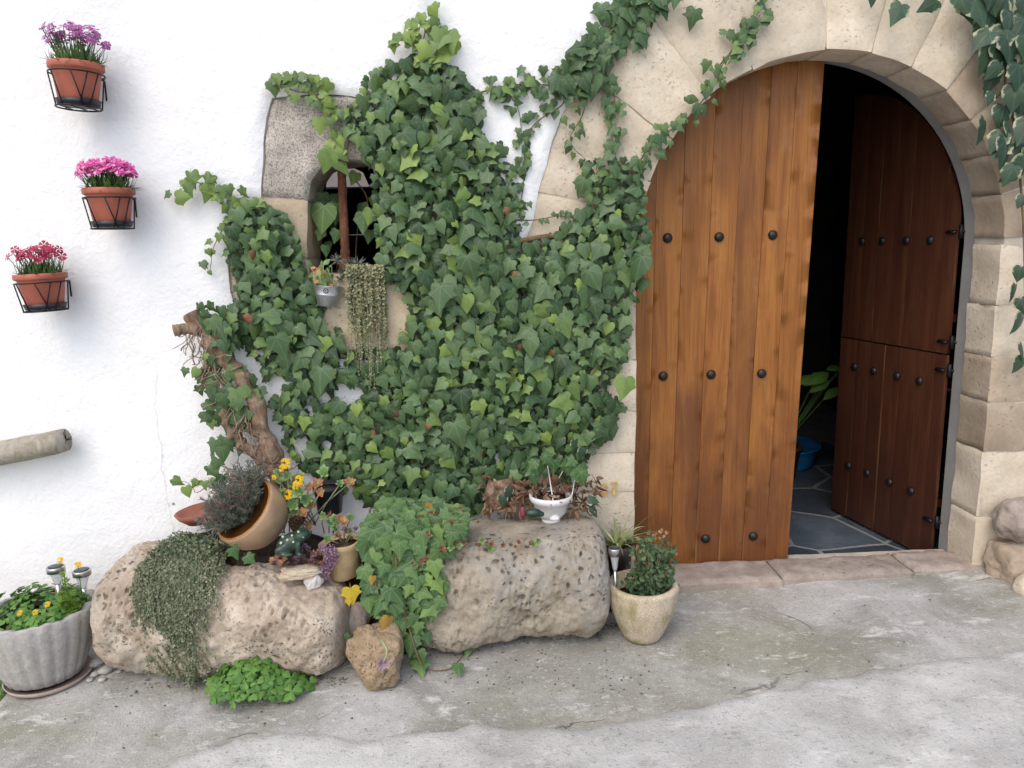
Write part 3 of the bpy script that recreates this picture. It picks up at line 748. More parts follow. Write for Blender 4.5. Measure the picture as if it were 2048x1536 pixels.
for k in range(7):
    xb0, xb1 = P(bot[k], 1105, LY).x, P(bot[k+1], 1105, LY).x
    xt0, xt1 = P(top[k], 200, LY).x, P(top[k+1], 200, LY).x
    zb = -0.115; zt = P(1500, 200, LY).z
    def X(a, b, z): return a+(b-a)*(z-zb)/(zt-zb)
    # find the top of each edge on the arch
    def up(a, b):
        z = 1.3
        for _ in range(400):
            if z >= leaf_top(X(a, b, z)): break
            z += 0.004
        return z
    g = 0.0008
    z0, z1 = up(xb0, xt0), up(xb1, xt1)
    poly = [(X(xb0, xt0, zb)+g, zb), (X(xb1, xt1, zb)-g, zb), (X(xb1, xt1, z1)-g, z1)]
    n = 5
    xa, xc = X(xb0, xt0, z0)+g, X(xb1, xt1, z1)-g
    for j in range(1, n):
        x = xc+(xa-xc)*j/n; poly.append((x, max(leaf_top(x), 1.3)))
    poly.append((xa, z0))
    off = U(-.0008, .0012)
    s = slab(poly, [], lambda a, b, h: (a, LY+0.042-h, b), 0.042+off, 0.05, 0.004, 0.0025, 0.0008, 2.0, 0.0, True, 1)
    s.build('plank', MAT['door_wood'], LEFT)
for px, py in ((1335, 476), (1438, 474), (1545, 470), (1326, 752), (1422, 749), (1523, 747), (1411, 1077), (1506, 1072)):
    p = P(px, py, LY); inst('stud', STUD, T((p.x, LY-0.0005, p.z)) @ Matrix.Rotation(math.radians(90), 4, 'X'), LEFT)
# right leaf, swung open into the hall, split in an upper and a lower half
HG = Vector((2.345, 0.315, 0)); FE = Vector((2.19, 1.125, 0)); ld = (FE-HG).normalized(); ln = Vector((-ld.y, ld.x, 0))   # ln faces the opening
if ln.x > 0: ln = -ln
LW = 0.80
def rl(a, b, h): q = HG + ld*a + ln*h; return (q.x, q.y, b)
def rtop(a): 
    d = LW-a
    return AC.z + math.sqrt(max(0.0, (LW+0.012)**2-d*d))
edges = [0.0, 0.075, 0.195, 0.31, 0.425, 0.54, 0.66, 0.80]
for half in ('lower', 'upper'):
    mb = MB(); za, zb_ = (0.1, 0.7) if half == 'lower' else (1.05, 1.45)
    mb.tube([rl(0.03, za, -.03), rl(LW-.03, za, -.03), rl(0.03, zb_, -.03), rl(LW-.03, zb_, -.03)], 0.028, 4)
    RL = mb.build('door_leaf', MAT['shaded_door_wood'], HOUSE, smooth=False, label='%s half of the shade-toned open door leaf' % half)
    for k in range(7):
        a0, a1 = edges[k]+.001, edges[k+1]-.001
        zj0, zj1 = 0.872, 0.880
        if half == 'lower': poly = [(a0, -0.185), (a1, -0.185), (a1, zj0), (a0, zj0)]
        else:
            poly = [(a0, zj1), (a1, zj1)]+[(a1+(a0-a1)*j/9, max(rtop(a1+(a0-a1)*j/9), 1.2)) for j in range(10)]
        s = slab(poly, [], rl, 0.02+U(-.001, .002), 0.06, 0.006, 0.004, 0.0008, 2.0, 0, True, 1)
        s.build('plank', MAT['shaded_door_wood'], RL)
    rows = (0.72, 0.13) if half == 'lower' else (1.43,)
    for z in rows:
        for a in (0.16, 0.32, 0.50, 0.66):
            q = Vector(rl(a, z, 0.0205)); inst('stud', STUD, T(q) @ rot_to(ln), RL)
    for z in ((0.02, 0.80) if half == 'lower' else (0.94, 1.47)):
        hb = MB(); q = Vector(rl(-0.018, z, 0.012))
        hb.tube([q-Vector((0, 0, .032)), q+Vector((0, 0, .032))], 0.010, 10)
        A = rl(0.0, z, 0.024); B = rl(0.06, z, 0.024)
        hb.tube([A, B], 0.011, 4, flat=0.25)
        hb.tube([q, q+Vector((0.03, -0.012, 0))], 0.008, 6)
        hb.build('hinge', MAT['black_metal'], RL)

# ================================================================== LEAF SHAPES (base at origin, tip along +Y, upper side +Z, length 1)
def fan_leaf(half, cen=(0, 0.33), cup=0.10, droop=0.15, wave=0.03, asym=0.0, petiole=0.0, inner=0.55):
    out = [(x*(1+asym), y) for x, y in half] + [(-x*(1-asym), y) for x, y in half[-2:0:-1]]
    def zf(x, y):
        r = math.hypot(x-cen[0], y-cen[1])
        return -cup*abs(x)**1.3*0.9 - droop*max(0, y)**2*0.5 + wave*math.sin(x*9+y*5)*r
    vs = [(cen[0], cen[1], zf(*cen)+0.02)]; n = len(out)
    for x, y in out:
        a = cen[0]+(x-cen[0])*inner; b = cen[1]+(y-cen[1])*inner; vs.append((a, b, zf(a, b)+0.012))
    for x, y in out: vs.append((x, y, zf(x, y)))
    fs = [(0, 1+i, 1+(i+1) % n) for i in range(n)] + [(1+i, 1+n+i, 1+n+(i+1) % n, 1+(i+1) % n) for i in range(n)]
    vs2 = [v for v in vs]; fs = [f[::-1] for f in fs]
    uv = [(v[0], v[1]) for v in vs]
    if petiole:
        b = len(vs2); p0 = Vector((0, 0.02, -0.005)); p1 = Vector((0.03, -0.22, -0.10))*petiole; p2 = Vector((0.0, -0.35, -0.40))*petiole
        for p, r in ((p0, .016), (p1, .014), (p2, .014)):
            for a in (0, 2.1, 4.2):
                vs2.append((p.x+r*math.cos(a), p.y, p.z+r*math.sin(a))); uv.append((0, 0.0))
        for i in range(2):
            for k in range(3): fs.append((b+i*3+k, b+i*3+(k+1) % 3, b+(i+1)*3+(k+1) % 3, b+(i+1)*3+k))
    return vs2, fs, uv
def ivy_shape(lobe=0.7, cup=0.15, droop=0.35, wave=0.05, asym=0.0, petiole=0.8):
    k = lobe
    half = [(0, 0.0), (0.10, -0.10), (0.24, -0.13-0.03*k), (0.36+0.06*k, -0.07-0.02*k), (0.44, 0.06), (0.46-0.06*k, 0.17), (0.50+0.09*k, 0.30+0.03*k), (0.40-0.03*k, 0.42-0.02*k), (0.30-0.07*k, 0.54), (0.17-0.02*k, 0.74), (0, 1.0)]
    return fan_leaf(half, (0, 0.30), cup, droop, wave, asym, petiole)
def heart_shape(cup=0.15, droop=0.3, petiole=0.8):
    half = [(0, 0.0), (0.12, -0.11), (0.28, -0.12), (0.42, 0.0), (0.47, 0.18), (0.42, 0.40), (0.28, 0.62), (0.12, 0.84), (0, 1.0)]
    return fan_leaf(half, (0, 0.30), cup, droop, 0.03, 0, petiole)
def ovate_shape(wd=0.3, droop=0.3, cup=0.2):
    half = [(0, 0.0), (wd*0.6, 0.15), (wd, 0.40), (wd*0.75, 0.68), (wd*0.3, 0.9), (0, 1.0)]
    return fan_leaf(half, (0, 0.42), cup, droop, 0.02)
def quad_leaf(wd=0.35):
    vs = [(0, 0, 0), (wd, 0.45, 0.06), (0, 1, -0.05), (-wd, 0.45, 0.06)]
    return vs, [(0, 1, 2), (0, 2, 3)], [(v[0], v[1]) for v in vs]
def strap(length, width, bend, n=6, twist=0.0):
    vs = []; fs = []
    y = z = 0; a = 0
    for i in range(n+1):
        t = i/n; w = width*(1-t**2.2)*(0.75+0.5*min(1, t*4)) if i < n else width*0.05
        c, s_ = math.cos(twist*t), math.sin(twist*t)
        vs += [(-w*c, y, z+w*0.35-w*s_), (0, y, z), (w*c, y, z+w*0.35+w*s_)]
        a -= bend/n; y += length/n*math.cos(a); z += length/n*math.sin(a)
    for i in range(n):
        for k in range(2): fs.append((i*3+k, i*3+k+1, i*3+k+4, i*3+k+3))
    return vs, fs, [(v[0], v[1]) for v in vs]
QL = [quad_leaf(w_) for w_ in (0.28, 0.36, 0.45)]
class LeafBank:
    """leaf meshes shared by many leaf objects: one per shape and tint step"""
    def __init__(s, name, shapes, mat, bins=9):
        s.name = name; s.shapes = shapes; s.mat = mat; s.bins = bins; s.cache = {}
    def get(s, tint):
        b = max(0, min(s.bins-1, int(tint*s.bins))); i = random.randrange(len(s.shapes))
        if (b, i) not in s.cache:
            mb = MB(); mb.leaf(s.shapes[i], Matrix.Identity(4), (b+0.5)/s.bins); s.cache[(b, i)] = mb.mesh(s.name, s.mat)
        return s.cache[(b, i)]
def place_leaves(specs, bank, root, limit=300, name='leaf'):
    """specs: (matrix, tint, rank); the largest showing become objects of their own, the rest one part"""
    specs = sorted(specs, key=lambda q: -q[2])
    for Mx, t, _ in specs[:limit]: inst(name, bank.get(t), Mx, root)
    if len(specs) > limit:
        mb = MB()
        for Mx, t, _ in specs[limit:]: mb.leaf(random.choice(bank.shapes), Mx, t)
        mb.build('foliage', bank.mat, root, kind='stuff')
IVY = LeafBank('ivy_leaf', [ivy_shape(l, U(-.1, .4), U(.1, .9), U(.04, .12), U(-.16, .16), U(.6, 1.0)) for l in (0.1, 0.25, 0.4, 0.5, 0.6, 0.75, 0.9, 1.0)] + [heart_shape(0.2, 0.4)], MAT['ivy'])
GIVY = LeafBank('ivy_leaf', [ivy_shape(l, U(.05, .2), U(.15, .45), U(.02, .06), U(-.1, .1), U(.6, 1.0)) for l in (0.7, 0.85, 1.0, 1.1)], MAT['garden_ivy'])
SML = LeafBank('ivy_leaf', [ivy_shape(l, .2, .4, .04, 0, 0.9) for l in (0.1, 0.4)] + [heart_shape(0.2, 0.4)], MAT['ivy'])

# ================================================================== THE CLIMBING IVY ON THE WALL
def in_poly(poly, x, y):
    r = False; n = len(poly)
    for i in range(n):
        x1, y1 = poly[i]; x2, y2 = poly[(i+1) % n]
        if (y1 > y) != (y2 > y) and x < (x2-x1)*(y-y1)/(y2-y1)+x1: r = not r
    return r
def pdist(poly, x, y):
    d = 1e9; n = len(poly)
    for i in range(n):
        x1, y1 = poly[i]; x2, y2 = poly[(i+1) % n]; vx, vy = x2-x1, y2-y1
        t = max(0, min(1, ((x-x1)*vx+(y-y1)*vy)/(vx*vx+vy*vy+1e-9)))
        d = min(d, math.hypot(x-x1-vx*t, y-y1-vy*t))
    return d
def wall_leaf(px, py, Y, size, spread=45, tilt=0.45):
    p = P(px, py, Y)
    a = math.radians(random.gauss(0, spread*0.6))
    tip = Vector((math.sin(a), -U(0.0, 0.35), -math.cos(a)))
    nrm = Vector((random.gauss(0, .5), -1.0, random.gauss(tilt, .48)))
    M = frame(p, tip, nrm, size)
    M.translation = M.translation - (M.to_3x3() @ Vector((0, 0.35, 0)))      # px,py = middle of the blade
    if M.translation.y > -0.012: M.translation.y = -0.012
    return M
MAIN = [(845, 112), (770, 128), (728, 165), (712, 200), (690, 228), (700, 262), (726, 300), (742, 345), (752, 400), (756, 460), (760, 528), (778, 560), (806, 596), (806, 640), (784, 684), (778, 745), (742, 760), (704, 732), (694, 690), (676, 640), (650, 622), (634, 605), (606, 556), (600, 500), (588, 456), (556, 424), (500, 404), (462, 408), (448, 440), (456, 480), (466, 540), (478, 598), (440, 625), (468, 690), (520, 720), (540, 800), (566, 870), (590, 930), (640, 968), (720, 1000), (800, 1002), (900, 985), (960, 962), (1060, 938), (1130, 975), (1180, 905), (1225, 870), (1240, 826), (1205, 780), (1255, 710), (1262, 625), (1290, 560), (1300, 500), (1290, 425), (1285, 345), (1250, 318), (1180, 324), (1152, 372), (1182, 405), (1120, 465), (1070, 492), (1040, 474), (1030, 430), (1040, 380), (1010, 300), (975, 255), (968, 195), (930, 158), (895, 128)]
LEFTB = [(392, 612), (425, 612), (470, 640), (470, 700), (440, 720), (400, 650)]
LEFTC = [(405, 735), (470, 725), (520, 780), (520, 850), (470, 870), (420, 850), (398, 790)]
LEFTD = [(425, 880), (480, 880), (500, 930), (470, 990), (430, 980), (412, 930)]
GAPS = [(560, 772, 34, 24), (632, 806, 26, 26), (690, 792, 44, 24), (604, 892, 22, 24), (470, 935, 34, 34), (650, 890, 18, 14), (615, 735, 14, 16), (660, 640, 30, 22), (790, 640, 30, 40), (1000, 620, 14, 12), (990, 255, 30, 40)]
def in_gap(x, y, k=1.0):
    return any(((x-a)/(c*k))**2+((y-b)/(d*k))**2 < 1 for a, b, c, d in GAPS)
ivy_root = thing('ivy_vine', P(860, 1000, -0.03), 'large dark green ivy covering the white wall between window and doorway', 'ivy')
specs = []
def scatter(poly, n, sizes, yr, mind, tint, rank, spread=45, tilt=0.45, gapk=1.0, pts=None):
    xs = [p[0] for p in poly]; ys = [p[1] for p in poly]; pts = [] if pts is None else pts; c = 0
    while c < n*30 and len(pts) < n:
        c += 1; x, y = U(min(xs), max(xs)), U(min(ys), max(ys))
        if not in_poly(poly, x, y) or in_gap(x, y, gapk): continue
        if any(abs(x-a) < mind and abs(y-b) < mind and (x-a)**2+(y-b)**2 < mind*mind for a, b in pts): continue
        pts.append((x, y)); d = pdist(poly, x, y)
        e = min(1, d/70)
        sz = U(*sizes)*(0.72+0.28*e)
        Y = -(yr[0]+(yr[1]-yr[0])*(0.25+0.75*e)*U(0.6, 1))
        t = min(0.99, max(0.02, random.gauss(tint[0], tint[1])))
        if rnd() < 0.06: t = U(0.70, 0.98); sz *= 0.75
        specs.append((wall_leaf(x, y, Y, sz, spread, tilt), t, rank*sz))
scatter(MAIN, 1300, (0.042, 0.068), (0.015, 0.05), 13, (0.12, 0.12), 0.3, 70)  # innermost leaves tinted darker: shadow depth of the mat put into their colour
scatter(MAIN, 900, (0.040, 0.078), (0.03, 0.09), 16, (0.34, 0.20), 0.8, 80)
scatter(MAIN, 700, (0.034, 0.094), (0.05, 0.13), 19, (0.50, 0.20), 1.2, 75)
SKIRT = [(700, 950), (1060, 930), (1075, 975), (985, 1000), (960, 1025), (840, 1030), (730, 1010)]
scatter(SKIRT, 120, (0.055, 0.095), (0.05, 0.17), 18, (0.34, 0.16), 0.9, 70)
scatter(SKIRT, 120, (0.05, 0.08), (0.02, 0.06), 14, (0.14, 0.1), 0.3, 70)
for Lp in (LEFTB, LEFTC, LEFTD):
    scatter(Lp, 34, (0.06, 0.105), (0.10, 0.22), 16, (0.36, 0.15), 1.0)
stems = []
def runner(pts, Y, sizes, step, tint, width=18, rad=0.0035, density=1.0, rank=0.6, bank=None):
    path = smooth_path([P(x, y, Y) for x, y in pts], 5)
    path = [p+Vector((0, U(-.006, .006), 0)) for p in path]
    mb = MB(); n = len(path)
    mb.tube(path, [rad*(1-0.6*i/n) for i in range(n)], 5)
    mb.build('stem', MAT['stem'], ivy_root)
    L = 0
    px = smooth_path([(x, y, 0) for x, y in pts], 5)
    for a, b in zip(px[:-1], px[1:]):
        seg = (b-a).length; k = seg/step*density; k = int(k)+(rnd() < k-int(k))
        for _ in range(k):
            q = a.lerp(b, rnd()); sz = U(*sizes)
            x, y = q.x+random.gauss(0, width), q.y+random.gauss(0, width)
            t = min(.99, max(.02, U(*tint)))
            specs.append((wall_leaf(x, y, Y-U(0, .03), sz, 70, 0.5), t, rank*sz))
runner([(960, 185), (1010, 172), (1060, 168), (1110, 170), (1150, 160)], -0.025, (.025, .055), 4, (.25, .8), 14)
runner([(1120, 185), (1155, 158), (1180, 120), (1205, 85), (1240, 45), (1290, 15), (1340, -15)], -0.05, (.045, .085), 3.2, (.1, .5), 20, 0.006)
runner([(1130, 180), (1180, 130), (1215, 95), (1270, 60), (1310, 30)], -0.035, (.03, .06), 7, (.3, .85), 18)
runner([(1115, 168), (1128, 205), (1085, 235), (1060, 262), (1048, 320), (1046, 380), (1030, 440)], -0.025, (.022, .05), 9, (.25, .7), 13)
runner([(1018, 188), (1038, 225), (1044, 300), (1040, 360), (1025, 420)], -0.02, (.02, .04), 12, (.3, .75), 10, 0.0022)
runner([(1205, 130), (1228, 190), (1222, 250), (1232, 320)], -0.03, (.03, .06), 8, (.25, .6), 12)
runner([(1180, 170), (1165, 230), (1140, 280), (1172, 320)], -0.02, (.02, .04), 13, (.3, .8), 10, 0.0025)
runner([(1270, 335), (1300, 296), (1330, 268), (1370, 240), (1402, 205), (1425, 170), (1445, 130), (1478, 88), (1505, 45), (1535, -5)], -0.03, (.028, .055), 6, (.25, .75), 11)
runner([(1440, 130), (1490, 70), (1520, 30)], -0.03, (.035, .06), 9, (.4, .85), 16)
runner([(700, 235), (668, 208), (630, 190), (585, 180), (540, 165)], -0.04, (.03, .06), 6, (.55, .95), 14)
runner([(700, 260), (690, 300), (660, 240), (625, 165)], -0.035, (.035, .07), 10, (.6, .98), 16)
runner([(850, 125), (846, 90), (850, 60), (842, 35)], -0.06, (.03, .055), 4.5, (.68, .99), 22, 0.004)
runner([(850, 110), (880, 75), (910, 95)], -0.07, (.05, .09), 18, (.7, .95), 6)
runner([(840, 100), (810, 72), (785, 75)], -0.07, (.035, .055), 18, (.7, .95), 6)
runner([(520, 412), (470, 396), (430, 385), (395, 365), (368, 378)], -0.06, (.035, .07), 6, (.6, .95), 13)
runner([(462, 440), (438, 470), (425, 505), (420, 545)], -0.05, (.02, .04), 10, (.5, .9), 14, 0.0025)
runner([(1025, 440), (1070, 440), (1120, 432), (1165, 440)], -0.02, (.02, .035), 12, (.3, .6), 8, 0.003)
runner([(1175, 770), (1195, 730), (1225, 700)], -0.10, (.05, .075), 12, (.4, .8), 14)
runner([(1240, 800), (1215, 850), (1190, 885)], -0.08, (.05, .09), 9, (.15, .4), 16)
runner([(425, 960), (395, 985), (375, 965), (345, 965)], -0.12, (.035, .06), 12, (.7, .95), 12, 0.002)
runner([(440, 640), (420, 705), (395, 745)], -0.15, (.03, .05), 18, (.3, .8), 14, 0.002)
runner([(640, 190), (615, 160), (560, 158)], -0.03, (.025, .04), 13, (.6, .95), 10, 0.002)
runner([(690, 330), (672, 305), (655, 320)], -0.04, (.05, .08), 18, (.75, .95), 6, 0.002)
runner([(545, 720), (600, 760), (660, 830), (720, 870)], -0.03, (.04, .07), 14, (.2, .5), 20, 0.004)
for x, y, t, sz in ((1248, 772, .8, .13), (960, 815, .97, .075), (892, 770, .9, .06), (578, 842, .93, .055), (606, 846, .95, .06), (820, 950, .75, .10), (915, 865, .55, .15), (560, 690, .35, .13), (940, 530, .38, .14), (1185, 555, .35, .13), (1278, 530, .30, .14), (1165, 372, .4, .10), (655, 320, .88, .085), (640, 755, .35, .14), (880, 590, .4, .14), (1060, 690, .45, .11)):
    specs.append((wall_leaf(x, y, -0.15 if sz > .09 else -0.12, sz*(.78 if sz > .09 else 1), 30, 0.4), t, 5.0))
for x, y, sz in ((790, 78, .055), (815, 48, .05), (842, 36, .05), (872, 46, .05), (900, 88, .095), (885, 62, .05), (858, 62, .06), (826, 66, .06), (835, 90, .06), (868, 84, .06), (848, 50, .045), (880, 110, .08), (830, 45, .04)):
    specs.append((wall_leaf(x, y, -U(.05, .09), sz, 60, .4), U(.68, .97), 3.0))
scatter([(690, 715), (735, 700), (790, 705), (800, 780), (740, 790), (690, 770)], 26, (.05, .09), (.03, .08), 16, (.4, .2), 1.0, 70)
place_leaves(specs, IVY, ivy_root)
DRY = LeafBank('ivy_leaf', [ivy_shape(.5, .8, 1.2, .15, .1, .6), heart_shape(.9, 1.0)], MAT['rust_leaf'], 4)
for k in range(20):
    x, y = U(480, 1260), U(300, 1000)
    if in_poly(MAIN, x, y): inst('withered_leaf', DRY.get(rnd()), wall_leaf(x, y, -.12, U(.03, .06), 90, .4), ivy_root)
# thick old stems of the vine on the wall behind the leaves
for pts, r in (([(880, 1010), (860, 900), (900, 760), (870, 560), (860, 330), (852, 130)], .016), ([(930, 1000), (980, 850), (960, 640), (1010, 500), (1120, 470)], .012), ([(800, 1000), (720, 880), (640, 760), (560, 690), (500, 560)], .010), ([(1060, 980), (1100, 800), (1180, 640), (1240, 480), (1270, 340)], .010)):
    mb = MB(); path = smooth_path([P(x, y, -0.025) for x, y in pts], 8); mb.tube([p+Vector((U(-.008, .008), 0, 0)) for p in path], r, 7, 0.15)
    mb.build('stem', MAT['stem'], ivy_root)

# variegated ivy hanging over the right side of the arch
vr = thing('ivy_vine', P(2030, 60, -0.05), 'variegated ivy with cream edged leaves hanging beside the right of the arch', 'ivy')
VAR = LeafBank('ivy_leaf', [ivy_shape(l, .15, .5, .05, U(-.1, .1), 0.6) for l in (0.05, 0.25, 0.5)] + [heart_shape(0.2, 0.5)]*3, MAT['variegated'])
vs_ = []
for x, y, sz in tuple((U(1930, 2070), U(-20, 160), U(.09, .13)) for _ in range(16))+tuple((U(1990, 2070), U(180, 360), U(.09, .12)) for _ in range(8))+((1745, -8, .07), (1797, 22, .10), (1862, 8, .09), (1938, 14, .11), (1965, 60, .10), (2012, 18, .13), (2040, 50, .14), (1978, 112, .13), (1968, 75, .10), (2020, 110, .10), (2040, 150, .13), (1990, 140, .08), (1982, 195, .06), (2005, 228, .10), (1968, 258, .11), (2022, 262, .12), (2042, 218, .09), (2012, 300, .13), (2036, 340, .13), (2046, 290, .10), (2044, 400, .06), (2040, 545, .07), (2030, 583, .08), (2046, 610, .08), (2040, 645, .10), (2046, 700, .08), (2040, 728, .08), (1960, 20, .12), (2000, 75, .12), (2046, 90, .12), (1925, 2, .10), (2050, 10, .12), (1990, 40, .11), (2060, 200, .12), (2066, 320, .14), (2070, 120, .12)):
    vs_.append((wall_leaf(x, y, -U(.06, .14), sz*.95, 45, 0.5), U(0, 1), sz))
place_leaves(vs_, VAR, vr)
for pts in ([(2060, -40), (2020, 60), (2010, 160), (2030, 260), (2045, 420), (2050, 560), (2052, 720)], [(2060, -40), (1960, -10), (1860, -25), (1750, -30)], [(2010, 170), (1985, 200), (1967, 175)]):
    mb = MB(); mb.tube(smooth_path([P(x, y, -0.04) for x, y in pts], 6), 0.005, 6); mb.build('stem', MAT['stem'], vr)

# ================================================================== ROCKS AND STONE TROUGHS
def ico(sub):
    bm = bmesh.new(); bmesh.ops.create_icosphere(bm, subdivisions=sub, radius=1.0)
    vs = [v.co.copy() for v in bm.verts]; fs = [[v.index for v in f.verts] for f in bm.faces]; bm.free(); return vs, fs
def pits(p, sc, thr, depth):
    d = noise.voronoi(p*sc)[0][0]
    return -depth*max(0.0, 1-(d/thr)**4) if d < thr else 0.0
def rock(name, c, rad, seed, mat, parent=None, sub=5, amp=0.12, pit=0.0, rot=0.0, shape=None, boxy=0.0, kind=None):
    vs, fs = ico(sub); out = []; sd_ = Vector((seed*7.7, seed*3.1, seed))
    R = Matrix.Rotation(rot, 3, 'Z')
    for v in vs:
        q = v.copy()
        if boxy:
            m = max(abs(q.x), abs(q.y), abs(q.z)); q = q.lerp(q/m*0.85, boxy)
        q = q*(1+amp*noise.fractal(v*1.3+sd_, 1.0, 2.0, 5)*1.3)
        if shape: q = Vector(shape(q))
        q = Vector((q.x*rad[0], q.y*rad[1], q.z*rad[2]))
        if pit:
            g = noise.noise(v*2+sd_)
            if g > -0.15: q += v*(pits(q+sd_, 22, 0.42, pit)+pits(q+sd_*2, 55, 0.4, pit*0.5))
        out.append(R @ q + Vector(c))
    mb = MB(); mb.add(out, fs); return mb.build(name, MAT[mat], parent, kind=kind)
def trough(name, A, B, ra, rb, seed, mat, label, cat, flat=1.0, nu=260, nv=170, pit=0.024, topflat=0.0, pits_at=()):
    A, B = Vector(A), Vector(B); ax = (B-A).normalized(); L = (B-A).length
    side = ax.cross(Vector((0, 0, 1))).normalized(); up = side.cross(ax)
    vs = []; fs = []; sd_ = Vector((seed*5.3, seed*2.9, seed))
    for i in range(nu+1):
        t = i/nu; u = t
        e = min(t, 1-t)*L                            # distance from the end
        r = (ra+(rb-ra)*t)
        cap = 0.13
        k = 1.0 if e > cap else (0.50+0.50*math.sqrt(max(0, 1-(1-e/cap)**2.4)))
        if i in (0, nu): k = 0.0
        c = A+ax*(L*t)
        for j in range(nv):
            a = 2*math.pi*j/nv
            d = side*math.cos(a)+up*math.sin(a)
            sup = (abs(math.cos(a))**2.7+abs(math.sin(a))**2.7)**(-1/2.7)
            p = c+d*r*k*sup
            q = p*3.0+sd_; wv = noise.noise_vector(p*30+sd_)*0.010
            n1 = noise.fractal(q, 1.0, 2.0, 5)
            p = p+d*n1*0.038*(1 if k else 0)
            if k == 0: p = c + ax*(-1 if i == 0 else 1)*0.01
            if k:
                dens = noise.noise(p*4.2+sd_*1.7)
                if dens > -0.05:
                    m = min(1, (dens+.05)*4); p += d*(pits(p+sd_+wv, 17, 0.24, pit*1.1*m)+pits(p+sd_*2+wv, 40, 0.30, pit*0.75*m))
                p += d*.008*noise.fractal(p*26, 1.0, 2.0, 3)
            if topflat and d.z > 0:
                zt = c.z+r*topflat
                if p.z > zt: p.z = zt+(p.z-zt)*0.25
            zb = gz(p.x, p.y)-0.004
            if p.z < zb: p.z = zb
            vs.append(p)
    # extra hand-placed deep holes
    for hc, hr, hd in pits_at:
        for i, p in enumerate(vs):
            dd = (p-hc).length
            if dd < hr: vs[i] = p+Vector((0, 1, 0))*hd*(1-(dd/hr)**3)
    for i in range(nu):
        for j in range(nv):
            j2 = (j+1) % nv; fs.append((i*nv+j, (i+1)*nv+j, (i+1)*nv+j2, i*nv+j2))
    mb = MB(); mb.add(vs, fs); o = mb.build(name, MAT[mat]); return tag(o, label, cat)
LA, LB = Vector((-1.475, -0.25, 0.036)), Vector((-0.525, -0.44, -0.05))
trough('stone_block', LA, LB, 0.246, 0.166, 1.0, 'tufa', 'long pinkish pitted stone drum lying beside the fluted concrete planter', 'stone')
RA, RB = Vector((-0.30, -0.255, 0.060)), Vector((0.535, -0.250, 0.072))
trough('stone_block', RA, RB, 0.232, 0.236, 2.0, 'grey_tufa', 'grey pitted stone drum lying next to the spider plant', 'stone', topflat=0.88,
       pits_at=[(P(935, 1211, -0.45), 0.026, 0.035), (P(1076, 1180, -0.455), 0.012, 0.03), (P(1110, 1240, -0.42), 0.03, 0.018), (P(1050, 1228, -0.43), 0.03, 0.014)])
p = G(752, 1390)
o = rock('rock', (p.x, p.y+.09, p.z+.108), (0.125, 0.10, 0.125), 3, 'brown_tufa', sub=6, amp=0.16, pit=0.006, boxy=0.3,
     shape=lambda q: (q.x*(0.84+0.26*max(-0.6, min(1, q.z)))-0.10*min(0, q.z)-0.02, q.y, q.z-0.10*max(0, q.x)))
tag(o, 'brown porous rock standing on its tip between the stone drums', 'rock')
p = P(706, 1236, -0.40)
tag(rock('rock', (p.x, p.y+.03, p.z-.02), (0.062, 0.06, 0.075), 5, 'pink_stone', sub=4, amp=0.12), 'rounded brownish pink stone under the yellow ivy leaf', 'rock')
p = P(625, 1163, -0.44)
tag(rock('rock', p+Vector((0, .02, 0)), (0.040, 0.034, 0.040), 6, 'white_stone', sub=5, amp=0.13, pit=0.004, boxy=.3), 'small white crusty stone at the end of the pinkish drum', 'rock')
p = P(2042, 1040, -0.10)
tag(rock('rock', p, (0.115, 0.10, 0.105), 8, 'pink_stone', sub=5, amp=0.12, pit=0.004), 'pinkish rounded boulder stacked against the right jamb', 'rock')
p = P(2040, 1120, -0.08)
tag(rock('rock', (p.x+.02, p.y, p.z-.02), (0.17, 0.12, 0.135), 9, 'brown_sandstone', sub=5, amp=0.16, boxy=0.3), 'grey brown boulder under the pinkish one beside the doorstep', 'rock')
p = P(2062, 1180, -0.24)
tag(rock('rock', p, (0.07, 0.06, 0.075), 10, 'sandstone', sub=4, amp=0.1), 'small pale stone at the foot of the stacked boulders', 'rock')
# garden soil filling the gap between the drums and the wall
def soil_bed():
    mb = MB(); vs = []; fs = []; nx, ny = 120, 22
    for j in range(ny+1):
        for i in range(nx+1):
            x = -1.45+1.95*i/nx; y = -0.40+0.395*j/ny
            e = min(1, min(i, nx-i)/8)
            z = (0.21 if x > -0.35 else 0.20)*e + 0.03*noise.fractal(Vector((x*5, y*5, 1)), 1, 2, 4) - 0.18*(1-e)
            if -0.52 < x < -0.28: z = min(z, 0.18)+(-0.36*max(0, min(1, (-y-0.18)/0.2)))
            if -1.27 < x < -1.0: z = z+.035*math.sin((x+1.27)/.27*math.pi)
            if x < -0.52: z = min(z, 0.25)- max(0, (-y-0.22))*1.6*max(0, (x+1.3))
            vs.append((x, y, max(z, gz(x, y)-.03)))
    for j in range(ny):
        for i in range(nx):
            a = j*(nx+1)+i; fs.append((a, a+1, a+nx+2, a+nx+1))
    mb.add(vs, fs); o = mb.build('soil', MAT['soil']); tag(o, 'dark soil bed behind the stone drums', 'soil', kind='stuff')
soil_bed()

